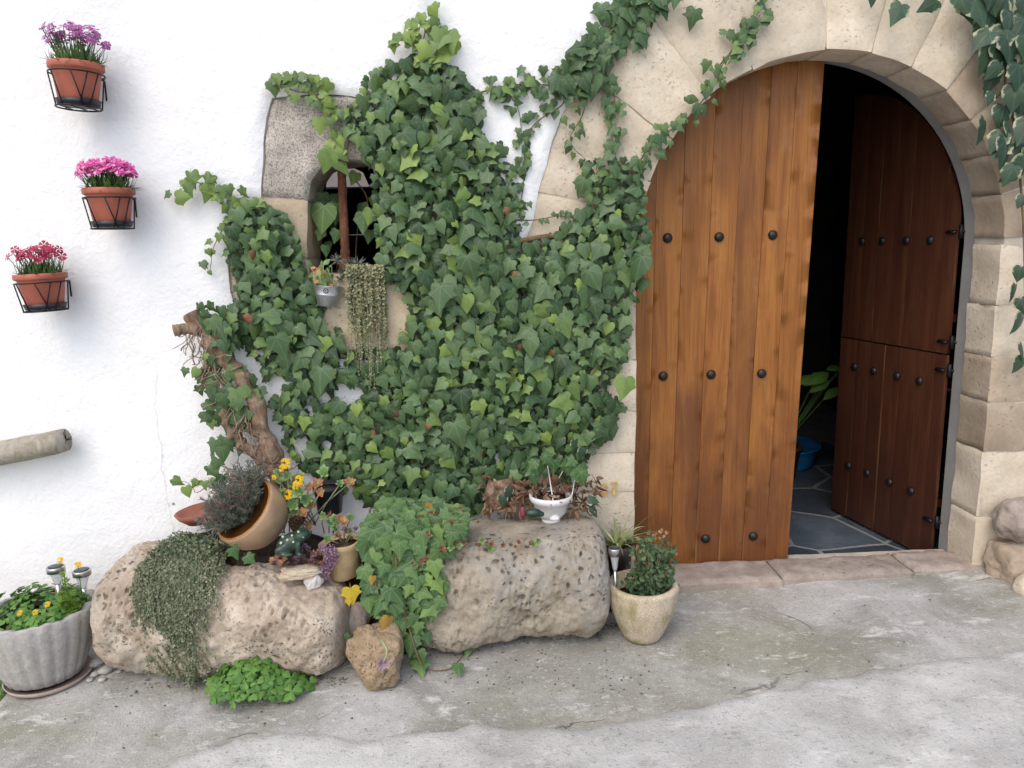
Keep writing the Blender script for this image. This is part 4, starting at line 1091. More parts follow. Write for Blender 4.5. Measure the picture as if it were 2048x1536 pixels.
# ================================================================== DEAD TREE TRUNK LEANING ON THE WALL
tk = thing('tree_trunk', P(572, 995, -0.14), 'dead tree trunk with shaggy ivy roots leaning on the white wall', 'tree trunk')
def limb(pts, r, name, jit=0.22, sides=20):
    mb = MB(); path = smooth_path(pts, 14); n = len(path)
    rr = [r[0]+(r[-1]-r[0])*i/(n-1) for i in range(n)]
    path = [q+Vector((noise.noise(q*14), noise.noise(q*14+Vector((5, 0, 0)))*.5, 0))*0.012 for q in path]
    mb.tube(path, rr, sides, jit); return mb.build(name, MAT['bark'], tk)
limb([P(582, 1005, -.15), P(556, 935, -.14), P(530, 865, -.13), P(508, 800, -.12), P(480, 745, -.11), P(440, 700, -.10), P(405, 660, -.10), P(382, 625, -.10)], (0.034, 0.030), 'trunk', .45)
limb([P(575, 985, -.15), P(520, 915, -.15), P(470, 870, -.14), P(440, 800, -.13)], (0.028, 0.018), 'branch', .45)
limb([P(400, 660, -.10), P(372, 658, -.12), P(350, 662, -.14)], (0.028, 0.022), 'branch')
limb([P(470, 740, -.11), P(440, 660, -.10), P(425, 630, -.09)], (0.028, 0.022), 'branch', .45)
mb = MB()
for k in range(170):
    t = rnd(); base = P(575-190*t+U(-16, 16), 985-330*t+U(-10, 10), -0.185+.05*t+U(0, .02))
    pts = [base]; d = Vector((U(-.5, .6), U(-.3, .1), -U(.2, 1))).normalized()
    for i in range(6):
        d = (d+rvec(.55)).normalized(); d.y = max(d.y, -.3) if pts[-1].y > -.22 else abs(d.y)
        pts.append(pts[-1]+d*U(.012, .022))
    mb.tube(pts, U(.0012, .003), 4)
mb.build('aerial_roots', MAT['root'], tk, kind='stuff')

# ================================================================== POTS ON THE WALL
def wire_bracket(c, rt, rb, zt, zb, label, rot):
    root = thing('pot_bracket', (c.x, 0.0, c.z), label, 'pot holder', 'wire pot holders on the wall')
    R = Matrix.Rotation(rot, 4, 'Y')
    def W(a, r, z): v = R @ Vector((math.cos(a)*r, math.sin(a)*r, z)); return c+v
    mb = MB(); n = 28
    for r, z, nm in ((rt, zt, 'top_ring'), (rb, zb, 'base_ring')):
        mb = MB(); mb.tube([W(2*math.pi*k/n, r, z) for k in range(n+1)], 0.0032, 6); mb.build(nm, MAT['black_metal'], root)
    for a, da in ((-2.75, .35), (-2.2, .35), (-1.35, .45), (-0.75, -.35), (-0.3, -.35), (2.4, 0.2), (0.75, -.2)):
        mb = MB(); mb.tube([W(a, rt, zt), W(a+da, rb, zb)], 0.0028, 6); mb.build('wire', MAT['black_metal'], root)
    for s_ in (-1, 1):
        mb = MB(); A = W(math.pi/2+s_*0.5, rt, zt); mb.tube([A, (A.x, -0.020, A.z), (A.x, -0.020, A.z+(zb-zt)*.6)], 0.0032, 6); mb.build('wall_hook', MAT['black_metal'], root)
    mb = MB()
    for s_ in (-1, 0, 1): mb.tube([W(math.pi/2+s_*.6, rb, zb), W(-math.pi/2-s_*.6, rb, zb)], 0.0026, 6)
    mb.build('base_wires', MAT['black_metal'], root)
def petal_flower(mat1, n=5, ragged=True):
    mb = MB()
    for k in range(n):
        a = 2*math.pi*k/n
        half = [(0, .05), (.16, .35), (.42, .75), (.36, .95), (.22, .90), (.12, 1.02), (0, .94)]
        vs, fs, uv = fan_leaf(half, (0, .6), 0.2, .35, .06)
        mb.leaf((vs, fs, uv), Matrix.Rotation(a, 4, 'Z') @ Matrix.Rotation(U(-.1, .25), 4, 'X'), U(0.0, .55) if k % 2 else U(.3, .9))
    return mb.mesh('flower', mat1)
def hanging_pot(px, py, w_px, h_px, label, blab, fl, nf, fh, spread, stem_green, tilt=0.0, dens=1.0):
    Y = -0.145; q = mpp(Y); c = P(px, py, Y)             # centre of the rim
    r = w_px*q/2*.83; h = h_px*q*.90
    root = thing('potted_pinks', (c.x, c.y, c.z-h), label, 'potted plant', 'pots of pinks on the white wall')
    M = T(c) @ Matrix.Rotation(tilt, 4, 'Y')
    mb = MB()
    prof = [(r*.66, -h), (r*.70, -h+.004), (r*.87, -h*.22), (r*.885, -h*.20), (r*.97, -h*.17), (r*1.0, -h*.15), (r*1.0, -h*.02), (r*.98, 0), (r*.90, 0), (r*.87, -h*.06), (r*.8, -h*.2), (r*.02, -h*.2)]
    mb.lathe(prof, M, 40, sy=0.9); mb.build('pot', MAT['terracotta'], root)
    mb = MB(); mb.lathe([(r*.55, -h-.012), (r*.74, -h-.010), (r*.82, -h+.012), (r*.78, -h+.012), (r*.7, -h-.004), (r*.02, -h-.004)], M, 32, sy=0.9); mb.build('saucer', MAT['black_plastic'], root)
    mb = MB(); mb.lathe([(r*.85, -h*.12), (r*.5, -h*.10), (r*.02, -h*.07)], M, 24, sy=.9); mb.build('soil', MAT['soil'], root)
    mb = MB()
    for k in range(int(230*dens)):
        a = U(0, 6.28); rr = r*.75*math.sqrt(rnd()); b = M @ Vector((math.cos(a)*rr, math.sin(a)*rr*.85, -h*.1))
        d = Vector((math.cos(a)*rr/r*1.1+U(-.3, .3), math.sin(a)*rr/r*.9+U(-.3, .3), U(.5, 1.1)))
        mb.leaf(strap(U(.04, .085), U(.003, .005), U(.3, 1.3), 4), frame(b, d, Vector((d.x, d.y, -abs(d.z)*.1+.8)), 1), U(0, 1))
    heads = []
    for k in range(nf):
        a = U(0, 6.28); rr = r*spread*math.sqrt(rnd())
        tip = M @ Vector((math.cos(a)*rr, math.sin(a)*rr*.7-.015, fh*U(.55, 1.0)*(1-.25*(rr/(r*spread))**2)))
        b = M @ Vector((math.cos(a)*rr*.4, math.sin(a)*rr*.4, -h*.1))
        mb.tube([b, b.lerp(tip, .5)+rvec(.008), tip], .0013, 4, tint=.3, cap=False); heads.append((tip, a))
    mb.build('foliage', MAT[stem_green], root, kind='stuff')
    for tip, a in heads:
        d = Vector((math.cos(a)*.5+U(-.4, .4), -U(.2, .9), U(.3, 1.0))).normalized()
        inst('flower', random.choice(fl), T(tip) @ rot_to(d) @ Matrix.Scale(U(.013, .020), 4), root)
    wire_bracket(c, r*.97, r*.80, -h*.27, -h-.016, blab, tilt)
FLM = [petal_flower(MAT['purple_magenta']) for _ in range(4)]; FLW = [petal_flower(MAT['pink_white']) for _ in range(4)]; FLR = [petal_flower(MAT['pink_red']) for _ in range(4)]
hanging_pot(152, 127, 116, 78, 'terracotta pot of purple pinks, topmost of the three on the white wall', 'black wire holder carrying the pot of purple pinks', FLM, 75, .145, 1.2, 'grass', 0.045)
hanging_pot(217, 377, 112, 74, 'terracotta pot full of bright pink white edged pinks on the white wall', 'black wire holder carrying the pot of bright pink flowers', FLW, 125, .112, 1.15, 'grass', 0.0)
hanging_pot(80, 547, 114, 70, 'terracotta pot of sparse crimson pinks, lowest of the three on the white wall', 'black wire holder carrying the pot of crimson flowers', FLR, 40, .115, 1.1, 'grass', -0.04, .8)

# grey round timber rail fixed to the wall
def rail():
    root = thing('timber_rail', P(60, 898, -.09), 'grey weathered round timber rail end on the white wall', 'handrail')
    A, B = P(-420, 990, -.10), P(132, 880, -.10); n = 26
    mb = MB(); path = [A.lerp(B, i/n) for i in range(n+1)]
    mb.tube(path, [.050 if i < n else .046 for i in range(n+1)], 20, 0.05); mb.build('rail', MAT['grey_timber'], root)
    mb = MB(); d = (B-A).normalized()
    for k in range(5):
        a = U(0, 6.28); s_ = Vector((0, math.cos(a), math.sin(a)))
        mb.tube([B+d*.0015, B+d*.0015+s_*.02, B+d*.0015+s_*.043+rvec(.003)], .0016, 4)
    mb.build('end_cracks', MAT['soil'], root, kind='stuff')
    mb = MB(); p = P(-150, 930, 0); mb.tube([(p.x, -.02, p.z), (p.x, -.09, p.z)], .02, 8); mb.build('bracket', MAT['black_metal'], root)
rail()

# ================================================================== SOLAR LIGHTS
def solar_light(top, r, h, foot_z, label, lean=(0, 0)):
    root = thing('solar_light', (top.x+lean[0], top.y+lean[1], foot_z), label, 'solar light', 'steel solar stake lights')
    ax = (Vector(top)-Vector((top.x+lean[0], top.y+lean[1], foot_z))).normalized()
    M = T(top) @ rot_to(ax)
    mb = MB(); mb.lathe([(r*.9, -h*.28), (r, -h*.27), (r, -.002), (r*.97, 0), (r*.86, .001)], M, 24); mb.build('collar', MAT['steel'], root)
    mb = MB(); mb.lathe([(r*.84, .0012), (r*.5, .0022), (r*.01, .0022)], M, 24); mb.build('solar_panel', MAT['solar_top'], root)
    mb = MB(); mb.lathe([(r*.25, -h), (r*.4, -h*.8), (r*.72, -h*.32), (r*.74, -h*.275)], M, 20); mb.build('lens', MAT['clear_plastic'], root)
    mb = MB(); L = (Vector(top)-Vector((top.x+lean[0], top.y+lean[1], foot_z))).length
    mb.lathe([(r*.26, -L), (r*.28, -h*.95)], M, 12); mb.build('stake', MAT['steel'], root)

# ================================================================== GENERIC SMALL PLANTS
def rosette_mesh(mat, n=16, tint=(0, .6), wd=.34, up=0.5):
    mb = MB()
    for k in range(n):
        a = k*2.4; t = k/n
        d = Vector((math.cos(a), math.sin(a), up*(1.6*(1-t))+.15)); 
        mb.leaf(ovate_shape(wd, -.3, -.3), frame((0, 0, 0), d, Vector((-math.cos(a)*.6, -math.sin(a)*.6, 1)), .45+.55*t), tint[0]+(tint[1]-tint[0])*t*U(.7, 1.1))
    return mb.mesh('rosette', mat)
ROS_G = [rosette_mesh(MAT['rosette'], 16, (0, .5)) for _ in range(2)]
ROS_R = [rosette_mesh(MAT['rosette'], 16, (.6, 1.0)) for _ in range(2)]
ROS_P = [rosette_mesh(MAT['purple'], 20, (.1, .8), .22) for _ in range(2)]
ROS_RU = [rosette_mesh(MAT['rust_leaf'], 14, (.1, .9), .16, .3) for _ in range(2)]
ROS_PL = [rosette_mesh(MAT['purple'], 22, (.6, 1.0), .10, .25)]
def yflower():
    mb = MB()
    for k in range(22):
        a = U(0, 6.28); r = .75*math.sqrt(rnd()); b = Vector((math.cos(a)*r, math.sin(a)*r, .25*(1-r)))
        for j in range(5):
            c = j*1.256+U(0, 1); d = Vector((math.cos(c), math.sin(c), .5)); mb.leaf(quad_leaf(.2), frame(b, d, (0, 0, 1), .38), U(0, 1))
    return mb.mesh('flower', MAT['yellow_flower'])
YFL = [yflower() for _ in range(3)]

# ================================================================== LEFT FLUTED PLANTER
def planter_left():
    b = G(100, 1354); b = Vector((b.x, b.y, gz(b.x, b.y)))
    rim = P(82, 1222, b.y); h = rim.z-b.z-.012; R = 0.205; r0 = 0.140
    root = thing('planter', b, 'grey fluted concrete planter of clover and yellow flowers on a clay saucer', 'planter')
    M = T(b+Vector((-.012, 0, .022)))
    fl = lambda a, t: 0.040*abs(math.sin(a*11))**.7*(1-abs(t*2-.7)*.5)-.02
    wob = lambda a, r, z: (0.004*math.sin(a*11)+.010*noise.noise(Vector((math.cos(a)*6, math.sin(a)*6, 2)))) if z > h*.9 else 0
    prof = [(r0*.9, 0), (r0, .006)]+[(r0+(R-r0)*math.sin(t*1.5708*.92)/math.sin(1.5708*.92), .006+(h-.006)*t) for t in (.15, .3, .45, .6, .75, .9, 1.0)]+[(R-.012, h+.006), (R-.03, h), (R-.034, h*.8), (.01, h*.8)]
    mb = MB(); mb.lathe(prof, M, 132, fl, wob=wob); mb.build('pot', MAT['concrete_pot'], root)
    mb = MB(); mb.lathe([(.14, 0), (.150, .002), (.160, .020), (.154, .020), (.152, .010), (.01, .010)], T(b), 48); mb.build('saucer', MAT['saucer_clay'], root)
    zt = b.z+.022+h*.80
    mb = MB(); mb.lathe([(R-.035, 0), (R*.6, .012), (.01, .02)], T((b.x-.012, b.y, zt)), 32); mb.build('soil', MAT['soil'], root)
    for k in range(150):
        a = U(0, 6.28); rr = (R-.02)*math.sqrt(rnd()); p = Vector((b.x-.012+math.cos(a)*rr, b.y+math.sin(a)*rr, zt+U(.03, .085)+.025*(math.sin(a) > 0)))
        d = Vector((math.cos(a)*.5+U(-.4, .4), math.sin(a)*.5+U(-.4, .4)-.2, U(.6, 1.2)))
        inst('leaf', random.choice(CLOVERM), T(p) @ rot_to(d) @ Matrix.Rotation(U(0, 6.3), 4, 'Z') @ Matrix.Scale(U(.020, .032), 4), root)
    mb = MB()
    for (px, py, hh) in ((128, 1150, .12), (140, 1175, .10), (122, 1185, .09), (150, 1200, .06)):
        q = P(px, py, b.y-.04)
        base = Vector((q.x, q.y, zt))
        mb.tube([base, q], .003, 5, tint=.4)
        for k in range(60):
            t = U(.2, 1.05); c = base.lerp(q, t); a = U(0, 6.28); d = Vector((math.cos(a), math.sin(a), U(.1, .8)))
            mb.leaf(ovate_shape(.34, .2), frame(c, d, (0, 0, 1), U(.018, .035)*(1.15-.5*t)), U(0, 1))
    mb.build('shoots', MAT['lime'], root, kind='stuff')
    for px, py, sz, yy in ((120, 1122, .017, 0.02), (156, 1131, .018, 0.03), (95, 1210, .014, -.1), (70, 1226, .014, -.12), (40, 1227, .014, -.12)):
        q = P(px, py, b.y+yy); inst('flower', random.choice(YFL), T(q) @ rot_to((U(-.2, .2), -.6, .8)) @ Matrix.Scale(sz, 4), root)
        mb = MB(); mb.tube([(q.x, q.y, zt), q], .0016, 4, tint=.2); mb.build('stalk', MAT['grass'], root)
    q = P(111, 1133, b.y+.07); solar_light(q, .034, .08, zt, 'steel solar light in the fluted planter nearer its middle')
    q = P(163, 1140, b.y+.06); solar_light(q, .034, .08, zt, 'steel solar light in the fluted planter beside the pinkish stone drum')
def clover_mesh():
    mb = MB()
    for k in range(3):
        a = 2.094*k
        half = [(0, 0), (.30, .35), (.55, .72), (.48, .98), (.22, 1.06), (0, .90)]
        mb.leaf(fan_leaf(half, (0, .55), .25, .1, .03), Matrix.Rotation(a, 4, 'Z') @ Matrix.Rotation(U(-.25, .05), 4, 'X'), U(.1, .9))
    return mb.mesh('leaf', MAT['clover'])
CLOVERM = [clover_mesh() for _ in range(6)]
planter_left()
# loose pebbles and a broken tile beside the planter
PEB = []
for k, (px, py, s_) in enumerate(((196, 1330, .035), (212, 1345, .03), (225, 1338, .02), (190, 1352, .02), (232, 1327, .018), (205, 1362, .016), (180, 1362, .015), (238, 1345, .012), (218, 1318, .022))):
    g = G(px, py); o = rock('pebble', (g.x, g.y, gz(g.x, g.y)+s_*.4), (s_, s_*.8, s_*.5), 20+k, 'pebble', sub=3, amp=.15, rot=U(0, 3))
    tag(o, 'small grey pebble on the ground beside the fluted planter', 'pebble', 'pebbles by the fluted planter')
g = G(330, 1352); sh = slab([(-.09, -.03), (.02, -.05), (.10, -.01), (.08, .04), (-.06, .05)], [], lambda a, b, h: (g.x+a, g.y+b, gz(g.x+a, g.y+b)+h+max(0, b)*.3), .012, .02, .006, .005, .002, rows=1)
tag(sh.build('tile_shard', MAT['grey_render']), 'flat grey broken tile under the pinkish stone drum', 'tile')
# grass beyond the end of the slab
mb = MB()
for k in range(700):
    p = G(U(-60, 34), U(1338, 1392))
    s_ = left_of_edge(p.x, p.y)
    if s_ < 0.01: continue
    z = gz(p.x, p.y)-min(.09, s_*1.6)
    mb.leaf(strap(U(.03, .08), .002, U(.3, 1.4), 3), frame((p.x, p.y, z), (U(-.4, .4), U(-.4, .4), 1), (U(-1, 1), -1, .1), 1), U(0, 1))
o = mb.build('grass', MAT['grass']); tag(o, 'tuft of green grass beyond the end of the concrete', 'grass', kind='stuff')

# grit, dry bits and crumbs lying on the concrete
mb = MB(); vs_i, fs_i = ico(1)
for k in range(1500):                               # soil crumbs gathered along the foot of the drums
    if rnd() < .5: px = U(225, 700); g = G(px, 1312+(px-230)*.105+U(-6, 22)*rnd())
    else: px = U(790, 1235); g = G(px, 1284-(px-840)*.085+U(-8, 26)*rnd())
    s_ = U(.0012, .0055)*U(.4, 1)
    mb.add([Vector((g.x, g.y, gz(g.x, g.y)+.003))+Vector((v.x*s_*U(.7, 1.6), v.y*s_, v.z*s_*.6)) for v in vs_i], fs_i, tint=rnd())
for k in range(420):
    if rnd() < .6: g = G(U(250, 1300), U(1300, 1390)-60*rnd()*0)
    else: g = G(U(0, 2040), U(1180, 1530))
    if g.y > -.3 and g.x < .9: g.y = -.3-U(0, .3)
    s_ = U(.0012, .0045)
    mb.add([Vector((g.x, g.y, gz(g.x, g.y)+.004))+Vector((v.x*s_*U(.7, 1.6), v.y*s_, v.z*s_*.6)) for v in vs_i], fs_i, tint=rnd())
o = mb.build('grit', MAT['grit']); tag(o, 'scattered grit and dry crumbs on the concrete', 'grit', kind='stuff')
# ================================================================== CLOVER PATCH
g = G(510, 1392); cp = thing('clover_plant', (g.x, g.y, gz(g.x, g.y)), 'bright green clover clump at the foot of the pinkish stone drum', 'clover')
cl = 0
mb = MB()
while cl < 185:
    u = U(-1, 1); v = U(-1, 1)
    if u*u+v*v > 1: continue
    x = g.x+u*.175*(1.2 if u > 0 and v < 0 else 1); y = g.y+v*.135+.03; k = math.sqrt(max(0, 1-u*u*.9-v*v*.6))
    z = gz(x, y)+.016+.11*k*U(.55, 1.08)*(1-.45*max(0, u))*(1+.2*v)
    d = Vector((u*.7+U(-.5, .5), v*.6-.35+U(-.5, .5), .9))
    p = Vector((x, y, z)); inst('leaf', random.choice(CLOVERM), T(p) @ rot_to(d) @ Matrix.Rotation(U(0, 6.3), 4, 'Z') @ Matrix.Scale(U(.024, .034), 4), cp); cl += 1
    mb.tube([(g.x+u*.12, g.y+.03+v*.05, gz(x, y)), p], .0012, 3, tint=.3, cap=False)
mb.build('stalks', MAT['clover'], cp, kind='stuff')

# ================================================================== CREEPER OVER THE LEFT DRUM
def drum_point(x, a, lift=0.012):
    """point on the left drum's surface at length x (world) and angle a from the top towards the street"""
    t = (x-LA.x)/(LB.x-LA.x); c = LA.lerp(LB, t); r = .246+(.166-.246)*t
    ax = (LB-LA).normalized(); side = ax.cross(Vector((0, 0, 1))).normalized(); up = side.cross(ax)
    if side.y > 0: side = -side
    s = (abs(math.sin(a))**2.7+abs(math.cos(a))**2.7)**(-1/2.7)
    return c+(side*math.sin(a)+up*math.cos(a))*(r*s+lift)
cr = thing('trailing_plant', drum_point(-1.25, 0), 'fine grey green creeper draped over the pinkish stone drum', 'creeper')
mb = MB()
def tiny(mb, p, d, size, t): mb.leaf(random.choice(QL), frame(p, d, Vector((U(-.5, .5), -1, .6)), size), t)
x0, x1 = P(282, 1150, -.4).x, P(388, 1150, -.4).x
for k in range(330):
    u = random.betavariate(1.0, 1.45); x = x0+(x1-x0)*u
    full = rnd() < .55
    amax = U(1.6, 2.5) if (u < .3 and full) else U(.5, 1.8)*(1-.3*u)
    a = U(-1.2, -.2) if rnd() < .75 else U(.1, .6)
    pts = []; xx = x
    while a < amax:
        pts.append(drum_point(xx, a, U(.004, .03))); a += .10; xx += U(-.006, .012)+.006
    if len(pts) < 3: continue
    if amax > 1.9:                                   # the longest hang free below the drum
        q = pts[-1].copy()
        for i in range(random.randint(1, 5)):
            q = q+Vector((U(-.006, .006), U(-.004, .004), -.022))
            if q.z < gz(q.x, q.y)+.004: break
            pts.append(q.copy())
    mb.tube(pts, .0011, 3, tint=.85, cap=False)
    for p0, p1 in zip(pts[:-1], pts[1:]):
        for j in range(4):
            p = p0.lerp(p1, rnd())+rvec(.004); tiny(mb, p, rvec()+Vector((0, -.4, .1)), U(.007, .013), random.betavariate(2.4, 1.4))
for k in range(6500):                                 # cushion on top of the drum
    x = U(x0+.01, x1+.02); a = U(-1.5, .30); p = drum_point(x, a, U(0, .06)*(1-abs(a+.6)/2))
    tiny(mb, p, rvec()+Vector((0, -.2, .6)), U(.009, .016), random.betavariate(1.6, 2.0))
mb.build('foliage', MAT['creeper'], cr, kind='stuff')

# ================================================================== TILTED GLAZED POT WITH SPIKY PLANT
def tilted_pot():
    c = P(506, 1030, -.30); ax = Vector((-.50, -.52, .69)).normalized(); R = .142
    M = T(c) @ rot_to(ax)
    root = thing('potted_succulent', c+Vector((0, 0, -.12)), 'tilted orange glazed bowl of spiky dark succulent on the stone drum', 'potted plant')
    mb = MB(); mb.lathe([(.05, -.11), (.08, -.105), (.112, -.08), (.135, -.04), (.143, -.005), (.143, .02), (R, .045), (.136, .055)], M, 48); mb.build('bowl', MAT['ceramic'], root)
    mb = MB(); mb.lathe([(.136, .0555), (.130, .057), (.125, .045), (.130, .02), (.130, -.005), (.118, -.04), (.01, -.045)], M, 48); mb.build('glazed_lining', MAT['glaze'], root)
    mb = MB(); mb.lathe([(.122, -.035), (.08, -.02), (.01, -.01)], M, 24); mb.build('soil', MAT['soil'], root)
    mb = MB()
    for k in range(260):
        a = U(0, 6.28); rr = .10*math.sqrt(rnd()); b = (M @ Vector((math.cos(a)*rr*.8, math.sin(a)*rr*.8, .0)))+Vector((-.030, .004, .030))
        d = (ax*.5+Vector((-.12, -.15, .5))+rvec(.45)+(M.to_3x3() @ Vector((math.cos(a), math.sin(a), 0)))*rr*7).normalized()
        d = (d+Vector((-.35, -.05, -.25))*(rnd() < .4)).normalized(); L = U(.06, .150); t0 = U(0, .5) if rnd() < .72 else U(.65, .9)
        tip = b+d*L; mb.tube([b, tip], .0022, 3, tint=.95, cap=False)
        for j in range(34):
            f = (j+rnd())/34; p = b.lerp(tip, f); o = d.orthogonal(); o.rotate(Quaternion(d, U(0, 6.28)))
            dd = (d*.8+o*.8+Vector((0, 0, .15))); mb.leaf(quad_leaf(.10), frame(p, dd, o.cross(d)+rvec(.3), U(.016, .027)), max(0, min(1, t0+U(-.12, .15)+(.25 if f < .4 else 0))))
    mb.build('foliage', MAT['spiky'], root, kind='stuff')
tilted_pot()
c = P(402, 1026, -.13); c.z = max(c.z, .24); dish = thing('clay_dish', c, 'dark red clay dish rim showing behind the spiky succulent', 'dish')
mb = MB(); mb.lathe([(.06, -.035), (.092, -.006), (.104, .016), (.098, .018), (.085, -.002), (.01, -.01)], T(c) @ Matrix.Rotation(-.12, 4, 'Y'), 40); mb.build('dish', MAT['red_clay'], dish)

# ================================================================== BLACK POT AND YELLOW-FLOWERED SEDUM
bp = P(660, 1024, -.14); root = thing('flower_pot', bp, 'black plastic pot half hidden by yellow sedum and ivy', 'pot')
r = .062; hh = P(660, 968, -.14).z-bp.z
mb = MB(); mb.lathe([(r*.8, 0), (r*.82, .002), (r*.98, hh*.8), (r*1.06, hh*.82), (r*1.08, hh), (r*1.0, hh), (r*.92, hh*.85), (.005, hh*.85)], T(bp), 36); mb.build('pot', MAT['black_plastic'], root)
mb = MB(); mb.lathe([(r*.9, hh*.86), (.005, hh*.9)], T(bp), 24); mb.build('soil', MAT['soil'], root)
sd = thing('sedum', P(610, 1040, -.2), 'yellow flowering sedum with green and red rosettes between the pots', 'sedum')
def sprout(px, py, Y, base, mesh, size, aim=(0, -.7, .6)):
    q = P(px, py, Y); inst('rosette', random.choice(mesh), T(q) @ rot_to(Vector(aim)+rvec(.35)) @ Matrix.Rotation(U(0, 6), 4, 'Z') @ Matrix.Scale(size, 4), sd)
    mb = MB(); b = P(*base); mb.tube([b, b.lerp(q, .5)+Vector((U(-.01, .01), -.015, .01)), q], .0025, 5, tint=.8); mb.build('stalk', MAT['sedum'], sd)
for px, py, m, s_ in ((598, 985, ROS_G, .034), (585, 1010, ROS_G, .036), (612, 1000, ROS_G, .032), (575, 1020, ROS_G, .03), (600, 955, ROS_G, .028), (648, 945, ROS_G, .032), (590, 1030, ROS_G, .03), (634, 968, ROS_R, .028), (640, 985, ROS_R, .022), (700, 965, ROS_R, .026), (680, 968, ROS_G, .022), (606, 1025, ROS_R, .026), (560, 962, ROS_G, .022), (555, 945, ROS_G, .02), (625, 1010, ROS_R, .022), (565, 985, ROS_G, .022), (618, 975, ROS_R, .022), (590, 970, ROS_G, .028)):
    sprout(px, py, -.24-U(0, .04), (620+U(-25, 15), 1050, -.18), m, s_*1.15)
for k in range(46):
    px, py = U(552, 722), U(940, 1058)
    if px > 622 and py < 1030: continue
    sprout(px, py, -.22-U(0, .05), (px+U(-15, 15), 1066, -.19), ROS_G if rnd() < .6 else (ROS_R if rnd() < .6 else ROS_RU), U(.018, .032))
for px, py, s_ in ((571, 928, .026), (599, 962, .026), (592, 972, .02), (577, 990, .024), (548, 955, .013), (600, 1030, .012), (563, 938, .015)):
    q = P(px, py, -.28); inst('flower', random.choice(YFL), T(q) @ rot_to((U(-.2, .2), -.8, .5)) @ Matrix.Scale(s_, 4), sd)

# ================================================================== SMALL THINGS ON THE RIGHT END OF THE LEFT DRUM
def blob(parts, name, mat, parent, vox=.005):
    mb = MB(); vs, fs = ico(3)
    for c, r, eul in parts:
        from mathutils import Euler
        R = Euler(eul).to_matrix(); mb.add([R @ Vector((v.x*r[0], v.y*r[1], v.z*r[2]))+Vector(c) for v in vs], fs)
    me = mb.mesh('tmp', MAT[mat]); o = bpy.data.objects.new('tmp', me); COL.objects.link(o)
    md = o.modifiers.new('r', 'REMESH'); md.mode = 'VOXEL'; md.voxel_size = vox; md.use_smooth_shade = True
    ms = o.modifiers.new('s', 'SMOOTH'); ms.iterations = 4
    me2 = bpy.data.meshes.new_from_object(o.evaluated_get(bpy.context.evaluated_depsgraph_get())); bpy.data.objects.remove(o)
    me2.name = name
    for p_ in me2.polygons: p_.use_smooth = True
    if not me2.materials: me2.materials.append(MAT[mat])
    o2 = link(bpy.data.objects.new(name, me2)); set_parent(o2, parent); return o2
f = P(585, 1082, -.42); fr = thing('frog_figurine', f+Vector((0, 0, -.045)), 'dark green spotted frog figurine among the succulents', 'figurine')
def fo(x, y, z): return (f.x+x, f.y+y, f.z+z)
blob([(fo(-.01, .0, -.005), (.058, .040, .036), (0, -.5, 0)), (fo(.040, -.008, .026), (.034, .034, .024), (0, -.25, 0)), (fo(.034, -.026, .048), (.011, .011, .011), (0, 0, 0)), (fo(.036, .016, .048), (.011, .011, .011), (0, 0, 0)),
      (fo(-.035, -.034, -.022), (.030, .016, .020), (0, -.2, .3)), (fo(-.035, .034, -.022), (.030, .016, .020), (0, -.2, -.3)), (fo(.028, -.034, -.018), (.010, .010, .030), (0, .2, 0)), (fo(.028, .026, -.018), (.010, .010, .030), (0, .2, 0)), (fo(-.012, -.046, -.037), (.026, .012, .007), (0, 0, .2)), (fo(.036, -.04, -.042), (.016, .011, .006), (0, 0, 0))], 'body', 'frog_glaze', fr)
sp = MB(); vs, fs = ico(2)
for x, y, z, r in ((.034, -.0365, .050, .0045), (.036, .026, .050, .0045), (.05, -.036, .028, .004), (-.01, -.035, .018, .006), (.012, -.037, .010, .005), (-.035, -.036, .008, .006), (-.03, -.02, .026, .006), (.005, -.02, .030, .005)):
    sp.add([Vector(fo(x, y, z))+v*r for v in vs], fs)
sp.build('spots', MAT['frog_spot'], fr, kind='stuff')
c = P(592, 1050, -.30)
mb = MB()
cone = thing('pine_cone', c+Vector((0, 0, -.035)), 'dark brown pine cone behind the frog figurine', 'pine cone')
for i in range(11):
    for k in range(9):
        a = k*.698+i*.35; z = -.035+.075*i/10; r = .030*math.sin(math.pi*(i+1.5)/13)
        d = Vector((math.cos(a), math.sin(a), .6)); mb.leaf(ovate_shape(.4, -.2, .3), frame(c+Vector((math.cos(a)*r*.4, math.sin(a)*r*.4, z)), d, (0, 0, 1), r*.9), U(0, .5))
mb.build('scales', MAT['dry_leaf'], cone, kind='stuff')
